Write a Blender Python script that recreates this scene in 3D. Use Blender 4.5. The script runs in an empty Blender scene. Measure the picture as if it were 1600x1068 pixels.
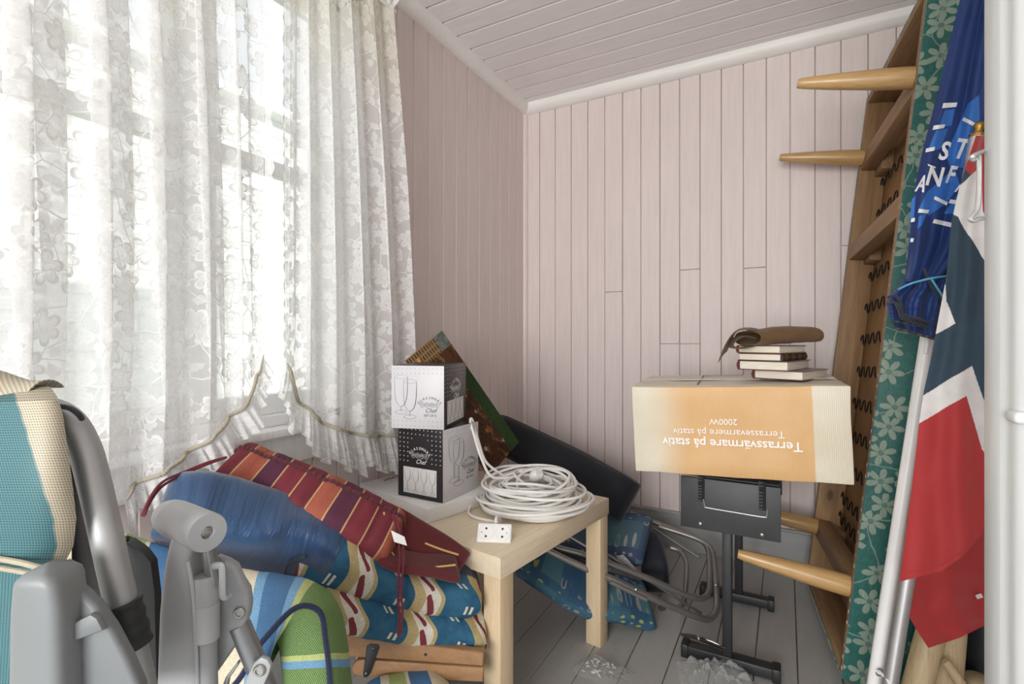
import bpy, bmesh, math, random
from mathutils import Vector, Matrix, Quaternion, noise
random.seed(7)
PI = math.pi
C = bpy.context.scene.collection
# ------------------------------------------------------------------ camera constants
TH = math.radians(28.6); FPX = 785.0; CU = 800.0; CV = 530.0; H = 0.95
FW = Vector((-math.sin(TH), math.cos(TH), 0)); RT = Vector((math.cos(TH), math.sin(TH), 0)); UP = Vector((0, 0, 1))
EYE = Vector((0, 0, H))
def ray(u, v): return FW + RT*((u-CU)/FPX) + UP*((CV-v)/FPX)
def W(u, v, D): return EYE + ray(u, v)*D
def onz(u, v, z): r = ray(u, v); return EYE + r*((z-H)/r.z)
def onx(u, v, x): r = ray(u, v); return EYE + r*(x/r.x)
def ony(u, v, y): r = ray(u, v); return EYE + r*(y/r.y)
def lerp(a, b, t): return a + (b-a)*t
def interp(pts, x):
    if x <= pts[0][0]: return pts[0][1]
    for (x0, y0), (x1, y1) in zip(pts, pts[1:]):
        if x <= x1: return y0 + (y1-y0)*(x-x0)/(x1-x0)
    return pts[-1][1]
def smooth(pts, n=8, closed=False):
    """Catmull-Rom through points"""
    P = [Vector(p) for p in pts]; out = []
    m = len(P)
    rng = range(m) if closed else range(m-1)
    for i in rng:
        if closed: a, b, c, d = P[(i-1) % m], P[i], P[(i+1) % m], P[(i+2) % m]
        else: a, b, c, d = P[max(i-1, 0)], P[i], P[i+1], P[min(i+2, m-1)]
        for k in range(n):
            t = k/n
            out.append(0.5*((2*b) + (c-a)*t + (2*a-5*b+4*c-d)*t*t + (3*b-a-3*c+d)*t**3))
    if not closed: out.append(P[-1].copy())
    return out
# ------------------------------------------------------------------ materials
def nt(m): m.use_nodes = True; return m.node_tree.nodes, m.node_tree.links
class G:
    """small node-graph helper"""
    def __init__(s, name):
        s.m = bpy.data.materials.new(name); s.m.use_nodes = True
        s.n = s.m.node_tree.nodes; s.l = s.m.node_tree.links; s.n.clear()
        s.out = s.n.new('ShaderNodeOutputMaterial')
    def node(s, t, **k):
        x = s.n.new(t)
        for a, b in k.items(): setattr(x, a, b)
        return x
    def link(s, a, b): s.l.new(a, b)
    def val(s, sock, v):
        if hasattr(v, 'is_output') or isinstance(v, bpy.types.NodeSocket): s.l.new(v, sock)
        else: sock.default_value = v
    def math(s, op, a, b=None, c=None, clamp=False):
        x = s.node('ShaderNodeMath', operation=op); x.use_clamp = clamp
        s.val(x.inputs[0], a)
        if b is not None: s.val(x.inputs[1], b)
        if c is not None: s.val(x.inputs[2], c)
        return x.outputs[0]
    def vmath(s, op, a, b=None):
        x = s.node('ShaderNodeVectorMath', operation=op); s.val(x.inputs[0], a)
        if b is not None: s.val(x.inputs[1], b)
        return x.outputs[0] if op not in ('LENGTH', 'DOT_PRODUCT', 'DISTANCE') else x.outputs['Value']
    def coord(s, w='Object'): return s.node('ShaderNodeTexCoord').outputs[w]
    def mapping(s, v, scale=(1, 1, 1), rot=(0, 0, 0), loc=(0, 0, 0)):
        x = s.node('ShaderNodeMapping'); s.link(v, x.inputs[0])
        x.inputs['Scale'].default_value = scale; x.inputs['Rotation'].default_value = rot; x.inputs['Location'].default_value = loc
        return x.outputs[0]
    def noise(s, v, scale, detail=3, rough=.5, dist=0):
        x = s.node('ShaderNodeTexNoise'); s.link(v, x.inputs['Vector'])
        x.inputs['Scale'].default_value = scale; x.inputs['Detail'].default_value = detail
        x.inputs['Roughness'].default_value = rough; x.inputs['Distortion'].default_value = dist
        return x.outputs[0]
    def mix(s, f, a, b):
        x = s.node('ShaderNodeMix', data_type='RGBA'); s.val(x.inputs[0], f)
        s.val(x.inputs[6], col4(a) if isinstance(a, (tuple, list)) else a); s.val(x.inputs[7], col4(b) if isinstance(b, (tuple, list)) else b)
        return x.outputs[2]
    def ramp(s, f, stops, interp='LINEAR'):
        x = s.node('ShaderNodeValToRGB'); s.link(f, x.inputs[0]); cr = x.color_ramp; cr.interpolation = interp
        while len(cr.elements) > 1: cr.elements.remove(cr.elements[-1])
        for i, (p, c) in enumerate(stops):
            e = cr.elements[0] if i == 0 else cr.elements.new(p)
            e.position = p; e.color = col4(c)
        return x.outputs[0]
    def step(s, a, lo, hi):
        x = s.node('ShaderNodeMapRange', interpolation_type='SMOOTHSTEP'); s.val(x.inputs[0], a)
        x.inputs[1].default_value = lo; x.inputs[2].default_value = hi
        return x.outputs[0]
    def bsdf(s, col, rough=.5, metal=0., bump=None, bstr=.2, bdist=.002, **kw):
        b = s.node('ShaderNodeBsdfPrincipled')
        s.val(b.inputs['Base Color'], col4(col) if isinstance(col, (tuple, list)) else col)
        s.val(b.inputs['Roughness'], rough); s.val(b.inputs['Metallic'], metal)
        for k, v in kw.items(): s.val(b.inputs[k], v)
        if bump is not None:
            x = s.node('ShaderNodeBump'); x.inputs['Strength'].default_value = bstr; x.inputs['Distance'].default_value = bdist
            s.link(bump, x.inputs['Height']); s.link(x.outputs[0], b.inputs['Normal'])
        return b
    def end(s, sh): s.link(sh.outputs[0] if hasattr(sh, 'outputs') else sh, s.out.inputs[0]); return s.m
def col4(c):
    c = tuple(c); return c if len(c) == 4 else c+(1,)
def S(r, g, b):
    """sRGB 0-255 to linear"""
    f = lambda x: (x/255/12.92) if x/255 <= .04045 else ((x/255+.055)/1.055)**2.4
    return (f(r), f(g), f(b))
def sc_(c, k): return tuple(min(1, x*k) for x in c[:3])
def plain(name, col, rough=.5, metal=0., var=.08, scale=12, bump=.1, bscale=120, bdist=.001, **kw):
    g = G(name); co = g.coord()
    n = g.noise(co, scale, 4)
    c = g.mix(g.step(n, .3, .7), sc_(col, 1-var), sc_(col, 1+var))
    b = g.bsdf(c, rough, metal, g.noise(co, bscale, 2), bump, bdist, **kw)
    return g.end(b)
def cloth(name, col, col2=None, scale=700, var=.12, rough=.9, bump=.3, sheen=.2, **kw):
    g = G(name); co = g.coord()
    w1 = g.noise(g.mapping(co, (1, 1, 1)), scale, 2)
    n = g.noise(co, 14, 3)
    c = g.mix(g.step(n, .3, .7), sc_(col, 1-var), col2 or sc_(col, 1+var))
    c = g.mix(g.math('MULTIPLY', g.step(w1, .35, .65), .25), c, sc_(col, .55))
    b = g.bsdf(c, rough, 0, w1, bump, .0008, **{'Sheen Weight': sheen}, **kw)
    return g.end(b)
def wood(name, c1, c2, axis=0, scale=18, rough=.5, knots=False, stretch=.06, bump=.15):
    g = G(name); co = g.coord()
    sc = [1, 1, 1]; sc[axis] = stretch
    v = g.mapping(co, tuple(sc))
    n = g.noise(v, scale*2.2, 6, .62, .6); n2 = g.noise(v, scale*.6, 2)
    f = g.math('ADD', g.math('MULTIPLY', n, .65), g.math('MULTIPLY', n2, .35))
    c = g.mix(g.step(f, .32, .68), c1, c2)
    fine = g.noise(g.mapping(co, tuple(x*1.0 for x in sc)), scale*14, 3)
    c = g.mix(g.math('MULTIPLY', g.step(fine, .5, .7), .35), c, sc_(c1, .72))
    if knots:
        k = g.node('ShaderNodeTexVoronoi'); sk = [7, 7, 7]; sk[axis] = 3.2
        g.link(g.mapping(co, tuple(sk)), k.inputs['Vector']); k.inputs['Scale'].default_value = 1.0
        kk = g.step(k.outputs['Distance'], .04, .10)
        c = g.mix(kk, sc_(c1, .35), c)
        ring = g.step(k.outputs['Distance'], .1, .26)
        c = g.mix(g.math('SUBTRACT', .45, g.math('MULTIPLY', ring, .45)), c, sc_(c1, .62))
    b = g.bsdf(c, rough, 0, fine, bump, .0006)
    return g.end(b)
def paint(name, col, rough=.55, dirt=None, dirtamt=.25, axis=2, chips=None, chipthr=.72):
    """brush-painted timber: streaks along the board, faint scuffs"""
    g = G(name); co = g.coord()
    sc = [9, 9, 9]; sc[axis] = .6
    n = g.noise(g.mapping(co, tuple(sc)), 9, 5, .6)
    n2 = g.noise(co, 2.3, 4)
    c = g.mix(g.step(n, .25, .75), sc_(col, .95), sc_(col, 1.04))
    c = g.mix(g.math('MULTIPLY', g.step(n2, .4, .75), dirtamt), c, dirt or sc_(col, .8))
    if chips:
        n3 = g.noise(g.mapping(co, (1, 1, 1)), 55, 3, .6)
        c = g.mix(g.step(n3, chipthr, chipthr+.02), c, chips)
    bb = g.math('ADD', g.math('MULTIPLY', n, .8), g.math('MULTIPLY', g.noise(co, 60, 3), .5))
    return g.end(g.bsdf(c, rough, 0, bb, .35, .0012))
# ------------------------------------------------------------------ mesh helpers
MATS = {}      # root object -> world matrix used when its parts were built
def link(o): C.objects.link(o); return o
def tag(o, label, cat, group=None):
    o['label'] = label; o['category'] = cat
    if group: o['group'] = group
    return o
def thing(name, label, cat, loc=(0, 0, 0), rot=None, group=None):
    o = bpy.data.objects.new(name, None); link(o); o.empty_display_size = .05
    M = Matrix.Translation(Vector(loc))
    if rot is not None: M = M @ (rot.to_4x4() if isinstance(rot, Matrix) else Matrix.Rotation(rot, 4, 'Z'))
    o.matrix_world = M; o.location = M.to_translation(); o.rotation_euler = M.to_euler()
    MATS[o.name] = M
    tag(o, label, cat, group); return o
def obj(name, bm, mats, parent=None, ang=40, local=False, label=None):
    """link bm (world coordinates unless local) as one mesh object"""
    if not isinstance(mats, (list, tuple)): mats = [mats]
    M = Matrix.Identity(4)
    if parent is not None:
        M = MATS.get(parent.name, Matrix.Identity(4))
        if not local: bm.transform(M.inverted())
    else:
        if not local and len(bm.verts):
            c = Vector((0, 0, 0))
            lo = Vector([min(v.co[i] for v in bm.verts) for i in range(3)]); hi = Vector([max(v.co[i] for v in bm.verts) for i in range(3)])
            c = Vector(((lo.x+hi.x)/2, (lo.y+hi.y)/2, lo.z)); M = Matrix.Translation(c); bm.transform(M.inverted())
    me = bpy.data.meshes.new(name); bm.to_mesh(me); bm.free()
    for m in mats: me.materials.append(m)
    if ang is not None:
        me.polygons.foreach_set('use_smooth', [True]*len(me.polygons)); me.set_sharp_from_angle(angle=math.radians(ang))
    o = bpy.data.objects.new(name, me); link(o)
    if parent is not None: o.parent = parent
    else: o.location = M.to_translation()
    MATS[o.name] = M
    if label: o['label'] = label
    return o
def struct(name, bm, mats, parent=None, ang=40):
    o = obj(name, bm, mats, parent, ang)
    if parent is None: o['kind'] = 'structure'
    return o
NB = bmesh.new
def frame(origin, x, y):
    """matrix with axes x, y, z=x cross y (orthonormalised)"""
    x = Vector(x).normalized(); z = x.cross(Vector(y)).normalized(); y = z.cross(x)
    M = Matrix((x, y, z)).transposed().to_4x4(); M.translation = Vector(origin); return M
def box(bm, size, M=None, bevel=0., seg=2, mi=0, c=(0, 0, 0)):
    t = NB(); bmesh.ops.create_cube(t, size=1)
    for v in t.verts: v.co = Vector((v.co.x*size[0]+c[0], v.co.y*size[1]+c[1], v.co.z*size[2]+c[2]))
    if bevel > 0: bmesh.ops.bevel(t, geom=list(t.edges), offset=bevel, segments=seg, profile=.5, affect='EDGES')
    return merge(bm, t, M, mi)
def bx(bm, x0, x1, y0, y1, z0, z1, bevel=0., seg=2, M=None, mi=0):
    return box(bm, (x1-x0, y1-y0, z1-z0), M, bevel, seg, mi, ((x0+x1)/2, (y0+y1)/2, (z0+z1)/2))
def merge(bm, t, M=None, mi=0):
    if M is not None: t.transform(M)
    uv0 = t.loops.layers.uv.active; uvl = bm.loops.layers.uv.verify() if uv0 else bm.loops.layers.uv.active
    mp = {v: bm.verts.new(v.co) for v in t.verts}; fs = []
    for f in t.faces:
        try: nf = bm.faces.new([mp[v] for v in f.verts])
        except ValueError: continue
        nf.material_index = mi if mi is not None else f.material_index; nf.smooth = True; fs.append(nf)
        if uv0:
            for a, b in zip(f.loops, nf.loops): b[uvl].uv = a[uv0].uv
    t.free(); return fs
def frames_along(P, closed=False, up=None):
    n = len(P); T = []
    for i in range(n):
        a = P[(i-1) % n] if (closed or i > 0) else P[i]; b = P[(i+1) % n] if (closed or i < n-1) else P[i]
        d = (b-a); T.append(d.normalized() if d.length > 1e-9 else Vector((0, 0, 1)))
    N = []
    r = Vector(up) if up is not None else (Vector((0, 0, 1)) if abs(T[0].z) < .9 else Vector((1, 0, 0)))
    nrm = (r - T[0]*r.dot(T[0])).normalized(); N.append(nrm)
    for i in range(1, n):
        q = T[i-1].rotation_difference(T[i]); nrm = q @ nrm; nrm = (nrm - T[i]*nrm.dot(T[i])).normalized(); N.append(nrm)
    return T, N
def tube(bm, pts, r, seg=10, closed=False, caps=True, mi=0, flat=1., up=None):
    P = [Vector(p) for p in pts]; n = len(P); T, N = frames_along(P, closed, up); rings = []
    for i in range(n):
        rr = r[i] if isinstance(r, (list, tuple)) else r
        B = T[i].cross(N[i])
        rings.append([bm.verts.new(P[i] + N[i]*math.cos(2*PI*k/seg)*rr*flat + B*math.sin(2*PI*k/seg)*rr) for k in range(seg)])
    m = n if closed else n-1
    for i in range(m):
        a, b = rings[i], rings[(i+1) % n]
        for k in range(seg):
            f = bm.faces.new((a[k], a[(k+1) % seg], b[(k+1) % seg], b[k])); f.material_index = mi; f.smooth = True
    if caps and not closed:
        f = bm.faces.new(rings[0][::-1]); f.material_index = mi
        f = bm.faces.new(rings[-1]); f.material_index = mi
def lathe(bm, prof, M=None, seg=20, mi=0, caps=True):
    """prof: (radius, z) list, around z of M"""
    t = NB(); rings = []
    for r, z in prof: rings.append([t.verts.new((r*math.cos(2*PI*k/seg), r*math.sin(2*PI*k/seg), z)) for k in range(seg)])
    for a, b in zip(rings, rings[1:]):
        for k in range(seg): t.faces.new((a[k], a[(k+1) % seg], b[(k+1) % seg], b[k]))
    if caps:
        if prof[0][0] > 1e-6: t.faces.new(rings[0][::-1])
        if prof[-1][0] > 1e-6: t.faces.new(rings[-1])
    bmesh.ops.remove_doubles(t, verts=t.verts, dist=1e-7)
    return merge(bm, t, M, mi)
def axis(p, d, up=(0, 0, 1)):
    """matrix at p with local z along d"""
    d = Vector(d).normalized(); u = Vector(up)
    if abs(d.dot(u)) > .95: u = Vector((1, 0, 0))
    x = u.cross(d).normalized(); y = d.cross(x)
    M = Matrix((x, y, d)).transposed().to_4x4(); M.translation = Vector(p); return M
def prism(bm, outline, z0, z1, M=None, bevel=0., mi=0, seg=2):
    t = NB(); a = [t.verts.new((x, y, z0)) for x, y in outline]; b = [t.verts.new((x, y, z1)) for x, y in outline]; n = len(outline)
    fa = t.faces.new(a[::-1]); fb = t.faces.new(b)
    for i in range(n): t.faces.new((a[i], a[(i+1) % n], b[(i+1) % n], b[i]))
    bmesh.ops.recalc_face_normals(t, faces=t.faces)
    if bevel > 0:
        es = [e for e in t.edges if (e.verts[0].co.z == e.verts[1].co.z)]
        bmesh.ops.bevel(t, geom=es, offset=bevel, segments=seg, profile=.5, affect='EDGES')
    return merge(bm, t, M, mi)
def sheet(bm, fn, nu, nv, uvfn=None, mi=0, closed_u=False):
    """grid of fn(s,t) -> Vector ; s,t in 0..1"""
    uvl = bm.loops.layers.uv.verify()
    V = [[bm.verts.new(fn(i/nu, j/nv)) for j in range(nv+1)] for i in range(nu+1)]
    for i in range(nu):
        for j in range(nv):
            f = bm.faces.new((V[i][j], V[i+1][j], V[i+1][j+1], V[i][j+1])); f.smooth = True; f.material_index = mi
            for l, (a, b) in zip(f.loops, ((i, j), (i+1, j), (i+1, j+1), (i, j+1))):
                l[uvl].uv = uvfn(a/nu, b/nv) if uvfn else (a/nu, b/nv)
    return V
def solidify(bm, th):
    """give an open sheet a real thickness"""
    bm.normal_update()
    vs = list(bm.verts); fs = list(bm.faces); uvl = bm.loops.layers.uv.active
    mp = {v: bm.verts.new(v.co - v.normal*th) for v in vs}
    be = [e for e in bm.edges if len(e.link_faces) == 1]
    pairs = [(e.verts[0], e.verts[1], e.link_faces[0]) for e in be]
    for f in fs:
        nf = bm.faces.new([mp[v] for v in reversed(f.verts)]); nf.smooth = True; nf.material_index = f.material_index
        if uvl:
            for l, ol in zip(nf.loops, reversed(list(f.loops))): l[uvl].uv = ol[uvl].uv
    for a, b, f in pairs:
        nf = bm.faces.new((a, mp[a], mp[b], b)); nf.material_index = f.material_index; nf.smooth = True
        if uvl:
            d = {l.vert: l[uvl].uv.copy() for l in f.loops}
            for l, s in zip(nf.loops, (a, a, b, b)): l[uvl].uv = d[s]
    bmesh.ops.recalc_face_normals(bm, faces=bm.faces)
def cushion(bm, path, wdir, width, thick, nu=60, nv=36, mi=0, puff=.7, wr=.004, fold=0, wscale=9, seed=0, end=.35, ndir=None, pinch=0., matfn=None, tuft=0):
    """padded cushion: path = centre line (world points, resampled), wdir = list/one width vector; rounded section and ends.
    uv.x = metres along, uv.y = 0..1 around (0/1 near edge, .5 far edge; 0-.5 top)"""
    P0 = smooth(path, 12)
    WS = smooth(wdir, 12) if isinstance(wdir, list) and len(wdir) == len(path) else None
    L = [0]
    for a, b in zip(P0, P0[1:]): L.append(L[-1] + (b-a).length)
    tot = L[-1]
    def at(s):
        x = s*tot
        for i in range(len(L)-1):
            if x <= L[i+1]: return P0[i].lerp(P0[i+1], (x-L[i])/max(1e-9, L[i+1]-L[i]))
        return P0[-1].copy()
    def wd(s):
        if isinstance(wdir, list) and len(wdir) == len(path):
            x = s*tot; Ws = WS
            for i in range(len(L)-1):
                if x <= L[i+1]: return Ws[i].lerp(Ws[i+1], (x-L[i])/max(1e-9, L[i+1]-L[i])).normalized()
            return Ws[-1].normalized()
        if isinstance(wdir, list):
            k = s*(len(wdir)-1); i = min(int(k), len(wdir)-2); return Vector(wdir[i]).lerp(Vector(wdir[i+1]), k-i).normalized()
        return Vector(wdir).normalized()
    wf = width if callable(width) else (lambda s: width)
    tf = thick if callable(thick) else (lambda s: thick)
    uvl = bm.loops.layers.uv.verify()
    ss = [0.5-0.5*math.cos(PI*i/nu)*1.0 for i in range(nu+1)]
    ss = [lerp(i/nu, ss[i], .35) for i in range(nu+1)]
    rings = []; info = []
    for i, s in enumerate(ss):
        p = at(s); t = (at(min(1, s+.01)) - at(max(0, s-.01))).normalized()
        w = wd(s); w = (w - t*w.dot(t)).normalized(); n = w.cross(t).normalized()
        de = min(s, 1-s)*tot; th = tf(s); hw = wf(s)/2
        k = min(1, de/(th*end)) if end > 0 else 1
        e = math.sqrt(max(0, 1-(1-k)**2)) if k < 1 else 1
        e = max(e, .04)
        ring = []
        for j in range(nv):
            a = 2*PI*j/nv
            ca, sa = math.cos(a), math.sin(a)
            x = math.copysign(abs(ca)**(.42), ca)*hw*(1 - (1-e)*.12)
            # thickness: pillow across the width, pinched at the rims
            prof = math.copysign(abs(sa)**puff, sa)
            y = prof*th/2*e
            pos = p + w*x + n*y
            if wr:
                q = pos*wscale + Vector((seed*3.1, seed*1.7, 0))
                pos += n*(noise.noise(q)*wr) + n*(noise.noise(q*2.7)*wr*.5)
            if fold:
                q = Vector((s*tot*70 + a*2.2 + 3*noise.noise(pos*6), a*.8, seed))
                pos += n*math.copysign(fold, sa)*(noise.noise(q)+.5*noise.noise(q*2.1)) * (1 - .6*abs(ca))
            if tuft:
                pos -= n*math.copysign(1, sa)*tuft*abs(sa)*math.exp(-((((s*tot) % .14)/.14-.5)/.08)**2)
            ring.append(bm.verts.new(pos))
        rings.append(ring)
    for i in range(nu):
        for j in range(nv):
            f = bm.faces.new((rings[i][j], rings[i][(j+1) % nv], rings[i+1][(j+1) % nv], rings[i+1][j])); f.smooth = True
            f.material_index = matfn(ss[i], (j+.5)/nv) if matfn else mi
            for l, (a, b) in zip(f.loops, ((i, j), (i, j+1), (i+1, j+1), (i+1, j))): l[uvl].uv = (ss[a]*tot, b/nv)
    for r, flip in ((rings[0], False), (rings[-1], True)):
        c = sum((v.co for v in r), Vector())/nv; cv = bm.verts.new(c)
        for j in range(nv):
            a, b = r[j], r[(j+1) % nv]
            f = bm.faces.new((b, a, cv) if not flip else (a, b, cv)); f.smooth = True; f.material_index = matfn(0.0 if not flip else 1.0, (j+.5)/nv) if matfn else mi
            for l in f.loops: l[uvl].uv = ((0 if not flip else tot), (j+.5)/nv)
    bmesh.ops.recalc_face_normals(bm, faces=bm.faces)
    return at, tot, rings
def text_bm(s, size, extrude=.0002, offset=0., shear=0., align='CENTER', spacing=1.):
    cu = bpy.data.curves.new('t', 'FONT'); cu.body = s; cu.size = size; cu.extrude = extrude; cu.offset = offset; cu.shear = shear
    cu.align_x = align; cu.align_y = 'CENTER'; cu.space_character = spacing; cu.resolution_u = 3
    o = bpy.data.objects.new('t', cu); C.objects.link(o)
    dg = bpy.context.evaluated_depsgraph_get(); me = bpy.data.meshes.new_from_object(o.evaluated_get(dg))
    t = NB(); t.from_mesh(me); bpy.data.objects.remove(o); bpy.data.curves.remove(cu); bpy.data.meshes.remove(me)
    return t
def copy_thing(r, label=None, group=None):
    c = r.copy(); C.objects.link(c)
    MATS[c.name] = MATS.get(r.name, Matrix.Identity(4))
    if label: c['label'] = label
    if group: c['group'] = group
    for ch in list(r.children):
        d = ch.copy(); C.objects.link(d); d.parent = c
        for g in list(ch.children):
            e = g.copy(); C.objects.link(e); e.parent = d
    return c
# ================================================================== SETTING
XL, YB, XR, ZC = -1.214, 2.37, 0.66, 2.18
pink = paint('pink_painted_board', (.72, .625, .605), .5, dirt=(.65, .57, .55), dirtamt=.3)
white_paint = paint('white_painted_board', (.87, .85, .835), .5, axis=0, dirt=(.82, .79, .77), dirtamt=.35, chips=(.3, .27, .24), chipthr=.77)
trim_paint = paint('white_trim_paint', (.84, .82, .79), .45, axis=0)
floor_paint = paint('grey_floor_paint', (.385, .38, .365), .42, axis=1, dirt=(.30, .295, .28), dirtamt=.5, chips=(.08, .07, .06), chipthr=.73)
grey_paint = paint('grey_baseboard_paint', (.33, .335, .33), .5, axis=0, chips=(.12, .11, .1), chipthr=.75)
win_paint = paint('window_white_paint', (.9, .9, .9), .4)
# floor
bm = NB()
x = -1.29
while x < XR+.35:
    bx(bm, x, x+.1092, -.6, YB+.02, -.03, 0, .0018, 1); x += .110
bx(bm, -1.3, XR+.4, -.6, YB+.02, -.05, -.012)
struct('floor', bm, floor_paint)
# ceiling boards (run along X)
bm = NB(); y = YB+.02-.1
while y > -.7:
    bx(bm, XL-.02, XR+.1, y, y+.0965, ZC, ZC+.02, .0045, 1)
    y -= .1
bx(bm, XL-.02, XR+.1, -1.2, YB+.03, ZC+.012, ZC+.05)
struct('ceiling', bm, white_paint)
# back wall boards
bm = NB(); joints = {}
rb = random.Random(3)
x = XL-.0025; i = 0
cuts = {5: [1.18], 8: [.93], 9: [1.265, .93], 10: [.74], 12: [1.255], 13: [.9], 16: [1.32]}
while x < XR:
    zs = [-.02]+sorted(cuts.get(i, []))+[ZC]
    for a, b in zip(zs, zs[1:]):
        off = rb.uniform(-.0012, .0012)
        bx(bm, x+.0008, x+.0872, YB+off, YB+.02, a+.0006, b-.0006, .0022, 1)
    x += .088; i += 1
bx(bm, XL-.05, XR+.1, YB+.012, YB+.06, -.05, ZC+.05)
struct('wall_back', bm, pink)
# left wall boards with window opening
WY0, WY1, WZ0, WZ1 = .27, 1.12, .715, 1.99
bm = NB(); y = YB-.0902
while y > -.7:
    a, b = y+.0008, y+.0898
    spans = [(-.02, ZC)]
    if a < WY1 and b > WY0: spans = [(-.02, WZ0), (WZ1, ZC)]
    for z0, z1 in spans: bx(bm, XL-.02, XL, a, b, z0, z1, .0035, 1)
    y -= .0906
for (y0, y1, z0, z1) in ((-.7, WY0, -.05, ZC+.05), (WY1, YB+.05, -.05, ZC+.05), (WY0, WY1, -.05, WZ0), (WY0, WY1, WZ1, ZC+.05)):
    bx(bm, XL-.09, XL-.012, y0, y1, z0, z1)
struct('wall_left', bm, pink)
bm = NB(); bx(bm, XR, XR+.05, -1.2, YB+.05, -.05, ZC+.05); struct('wall_right', bm, pink)
# cornice, corner strip, baseboards
bm = NB(); prof = [(0, 0), (0, -.048), (.012, -.048), (.034, -.03), (.04, -.012), (.04, 0)]
prism(bm, [(a, b) for a, b in prof], -.7, YB, Matrix(((1, 0, 0, XL), (0, 0, 1, 0), (0, 1, 0, ZC), (0, 0, 0, 1))))
bm2 = NB(); prism(bm2, [(a, b) for a, b in prof], XL, XR, Matrix(((0, 0, 1, 0), (-1, 0, 0, YB), (0, 1, 0, ZC), (0, 0, 0, 1))))
bmesh.ops.recalc_face_normals(bm, faces=bm.faces); bmesh.ops.recalc_face_normals(bm2, faces=bm2.faces)
struct('trim_1', bm, trim_paint); struct('trim_2', bm2, trim_paint)
bm = NB(); prism(bm, [(0, 0), (.02, 0)]+[(.02*math.cos(a*PI/12), .02*math.sin(a*PI/12)) for a in range(1, 6)]+[(0, .02)], .17, ZC-.045, Matrix(((1, 0, 0, XL), (0, -1, 0, YB), (0, 0, 1, 0), (0, 0, 0, 1))))
bmesh.ops.recalc_face_normals(bm, faces=bm.faces); struct('trim_3', bm, pink)
bm = NB(); bx(bm, XL, XR, YB-.016, YB, 0, .158, .004, 2); bx(bm, XL, XR, YB-.022, YB, .158, .170, .004, 2); struct('baseboard_back', bm, grey_paint)
bm = NB(); bx(bm, XL, XL+.016, -.7, YB-.016, 0, .158, .004, 2); struct('baseboard_left', bm, grey_paint)
# ------------------------------------------------------------------ window: casing, sashes, muntins, panes, sill
bm = NB()
XF = XL-.045
fw = .045
bx(bm, XL-.09, XL+.0, WY0, WY0+.03, WZ0, WZ1, .003); bx(bm, XL-.09, XL, WY1-.03, WY1, WZ0, WZ1, .003)
bx(bm, XL-.09, XL, WY0, WY1, WZ1-.03, WZ1, .003); bx(bm, XL-.09, XL, WY0, WY1, WZ0, WZ0+.03, .003)
# casing on the room side
bx(bm, XL, XL+.018, WY0-.07, WY0+.012, WZ0, WZ1+.08, .004); bx(bm, XL, XL+.018, WY1-.012, WY1+.07, WZ0, WZ1+.08, .004)
bx(bm, XL, XL+.018, WY0-.07, WY1+.07, WZ1-.012, WZ1+.08, .004)
wino = struct('window_1', bm, win_paint)
YM = .69
glass = G('window_glass'); tr = glass.node('ShaderNodeBsdfTransparent'); tr.inputs[0].default_value = (.96, .975, .97, 1)
gl = glass.node('ShaderNodeBsdfGlossy'); gl.inputs['Roughness'].default_value = .02
mx = glass.node('ShaderNodeMixShader'); mx.inputs[0].default_value = .06
glass.link(tr.outputs[0], mx.inputs[1]); glass.link(gl.outputs[0], mx.inputs[2]); glass = glass.end(mx)
def sash(y0, y1, nm, k):
    bm = NB(); x0, x1 = XL-.07, XL-.03
    bx(bm, x0, x1, y0, y0+fw, WZ0+.03, WZ1-.03, .003); bx(bm, x0, x1, y1-fw, y1, WZ0+.03, WZ1-.03, .003)
    bx(bm, x0, x1, y0+fw, y1-fw, WZ0+.03, WZ0+.03+fw+.01, .003); bx(bm, x0, x1, y0+fw, y1-fw, WZ1-.03-fw, WZ1-.03, .003)
    bx(bm, x0+.005, x1-.002, y0+fw, y1-fw, 1.405, 1.445, .003)
    s = struct('sash', bm, win_paint, wino)
    for z0, z1 in ((WZ0+.03+fw+.01, 1.405), (1.445, WZ1-.03-fw)):
        g = NB(); bx(g, XL-.052, XL-.0505, y0+fw, y1-fw, z0, z1); struct('pane', g, glass, s)
sash(WY0+.03, YM-.012, 'sash', 0); sash(YM+.012, WY1-.03, 'sash', 1)
bm = NB(); bx(bm, XL-.085, XL-.022, YM-.0125, YM+.0125, WZ0+.03, WZ1-.03, .003); struct('mullion', bm, win_paint, wino)
bm = NB(); bx(bm, XL-.06, XL+.055, WY0-.09, WY1+.09, WZ0-.022, WZ0, .005)
struct('window_sill', bm, win_paint, wino)
bm = NB(); bx(bm, XL, XL+.02, WY0-.07, WY1+.07, WZ0-.105, WZ0-.022, .004)
struct('apron', bm, win_paint, wino)
# ------------------------------------------------------------------ outside: white clapboard house
bm = NB(); cl = paint('white_clapboard', (.86, .86, .85), .6, axis=1)
z = -1.0
while z < 2.9:
    t = NB(); a = [t.verts.new((px_, yy, zz)) for yy in (-3., 9.) for px_, zz in ((-4.02, z), (-4.012, z), (-4.02, z+.125))]
    t.faces.new((a[0], a[1], a[2])); t.faces.new((a[3], a[5], a[4])); t.faces.new((a[0], a[3], a[4], a[1])); t.faces.new((a[1], a[4], a[5], a[2])); t.faces.new((a[2], a[5], a[3], a[0]))
    bmesh.ops.recalc_face_normals(t, faces=t.faces); merge(bm, t); z += .125
bx(bm, -4.4, -4.02, -3, 9, -1, 2.95); bx(bm, -4.5, -3.85, -3.1, 9.1, 2.9, 2.98, .01)
t_ = obj('neighbouring_house', bm, cl, ang=20); tag(t_, 'white clapboard house wall outside the window, seen in the gap between the lace curtains', 'house')
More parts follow.
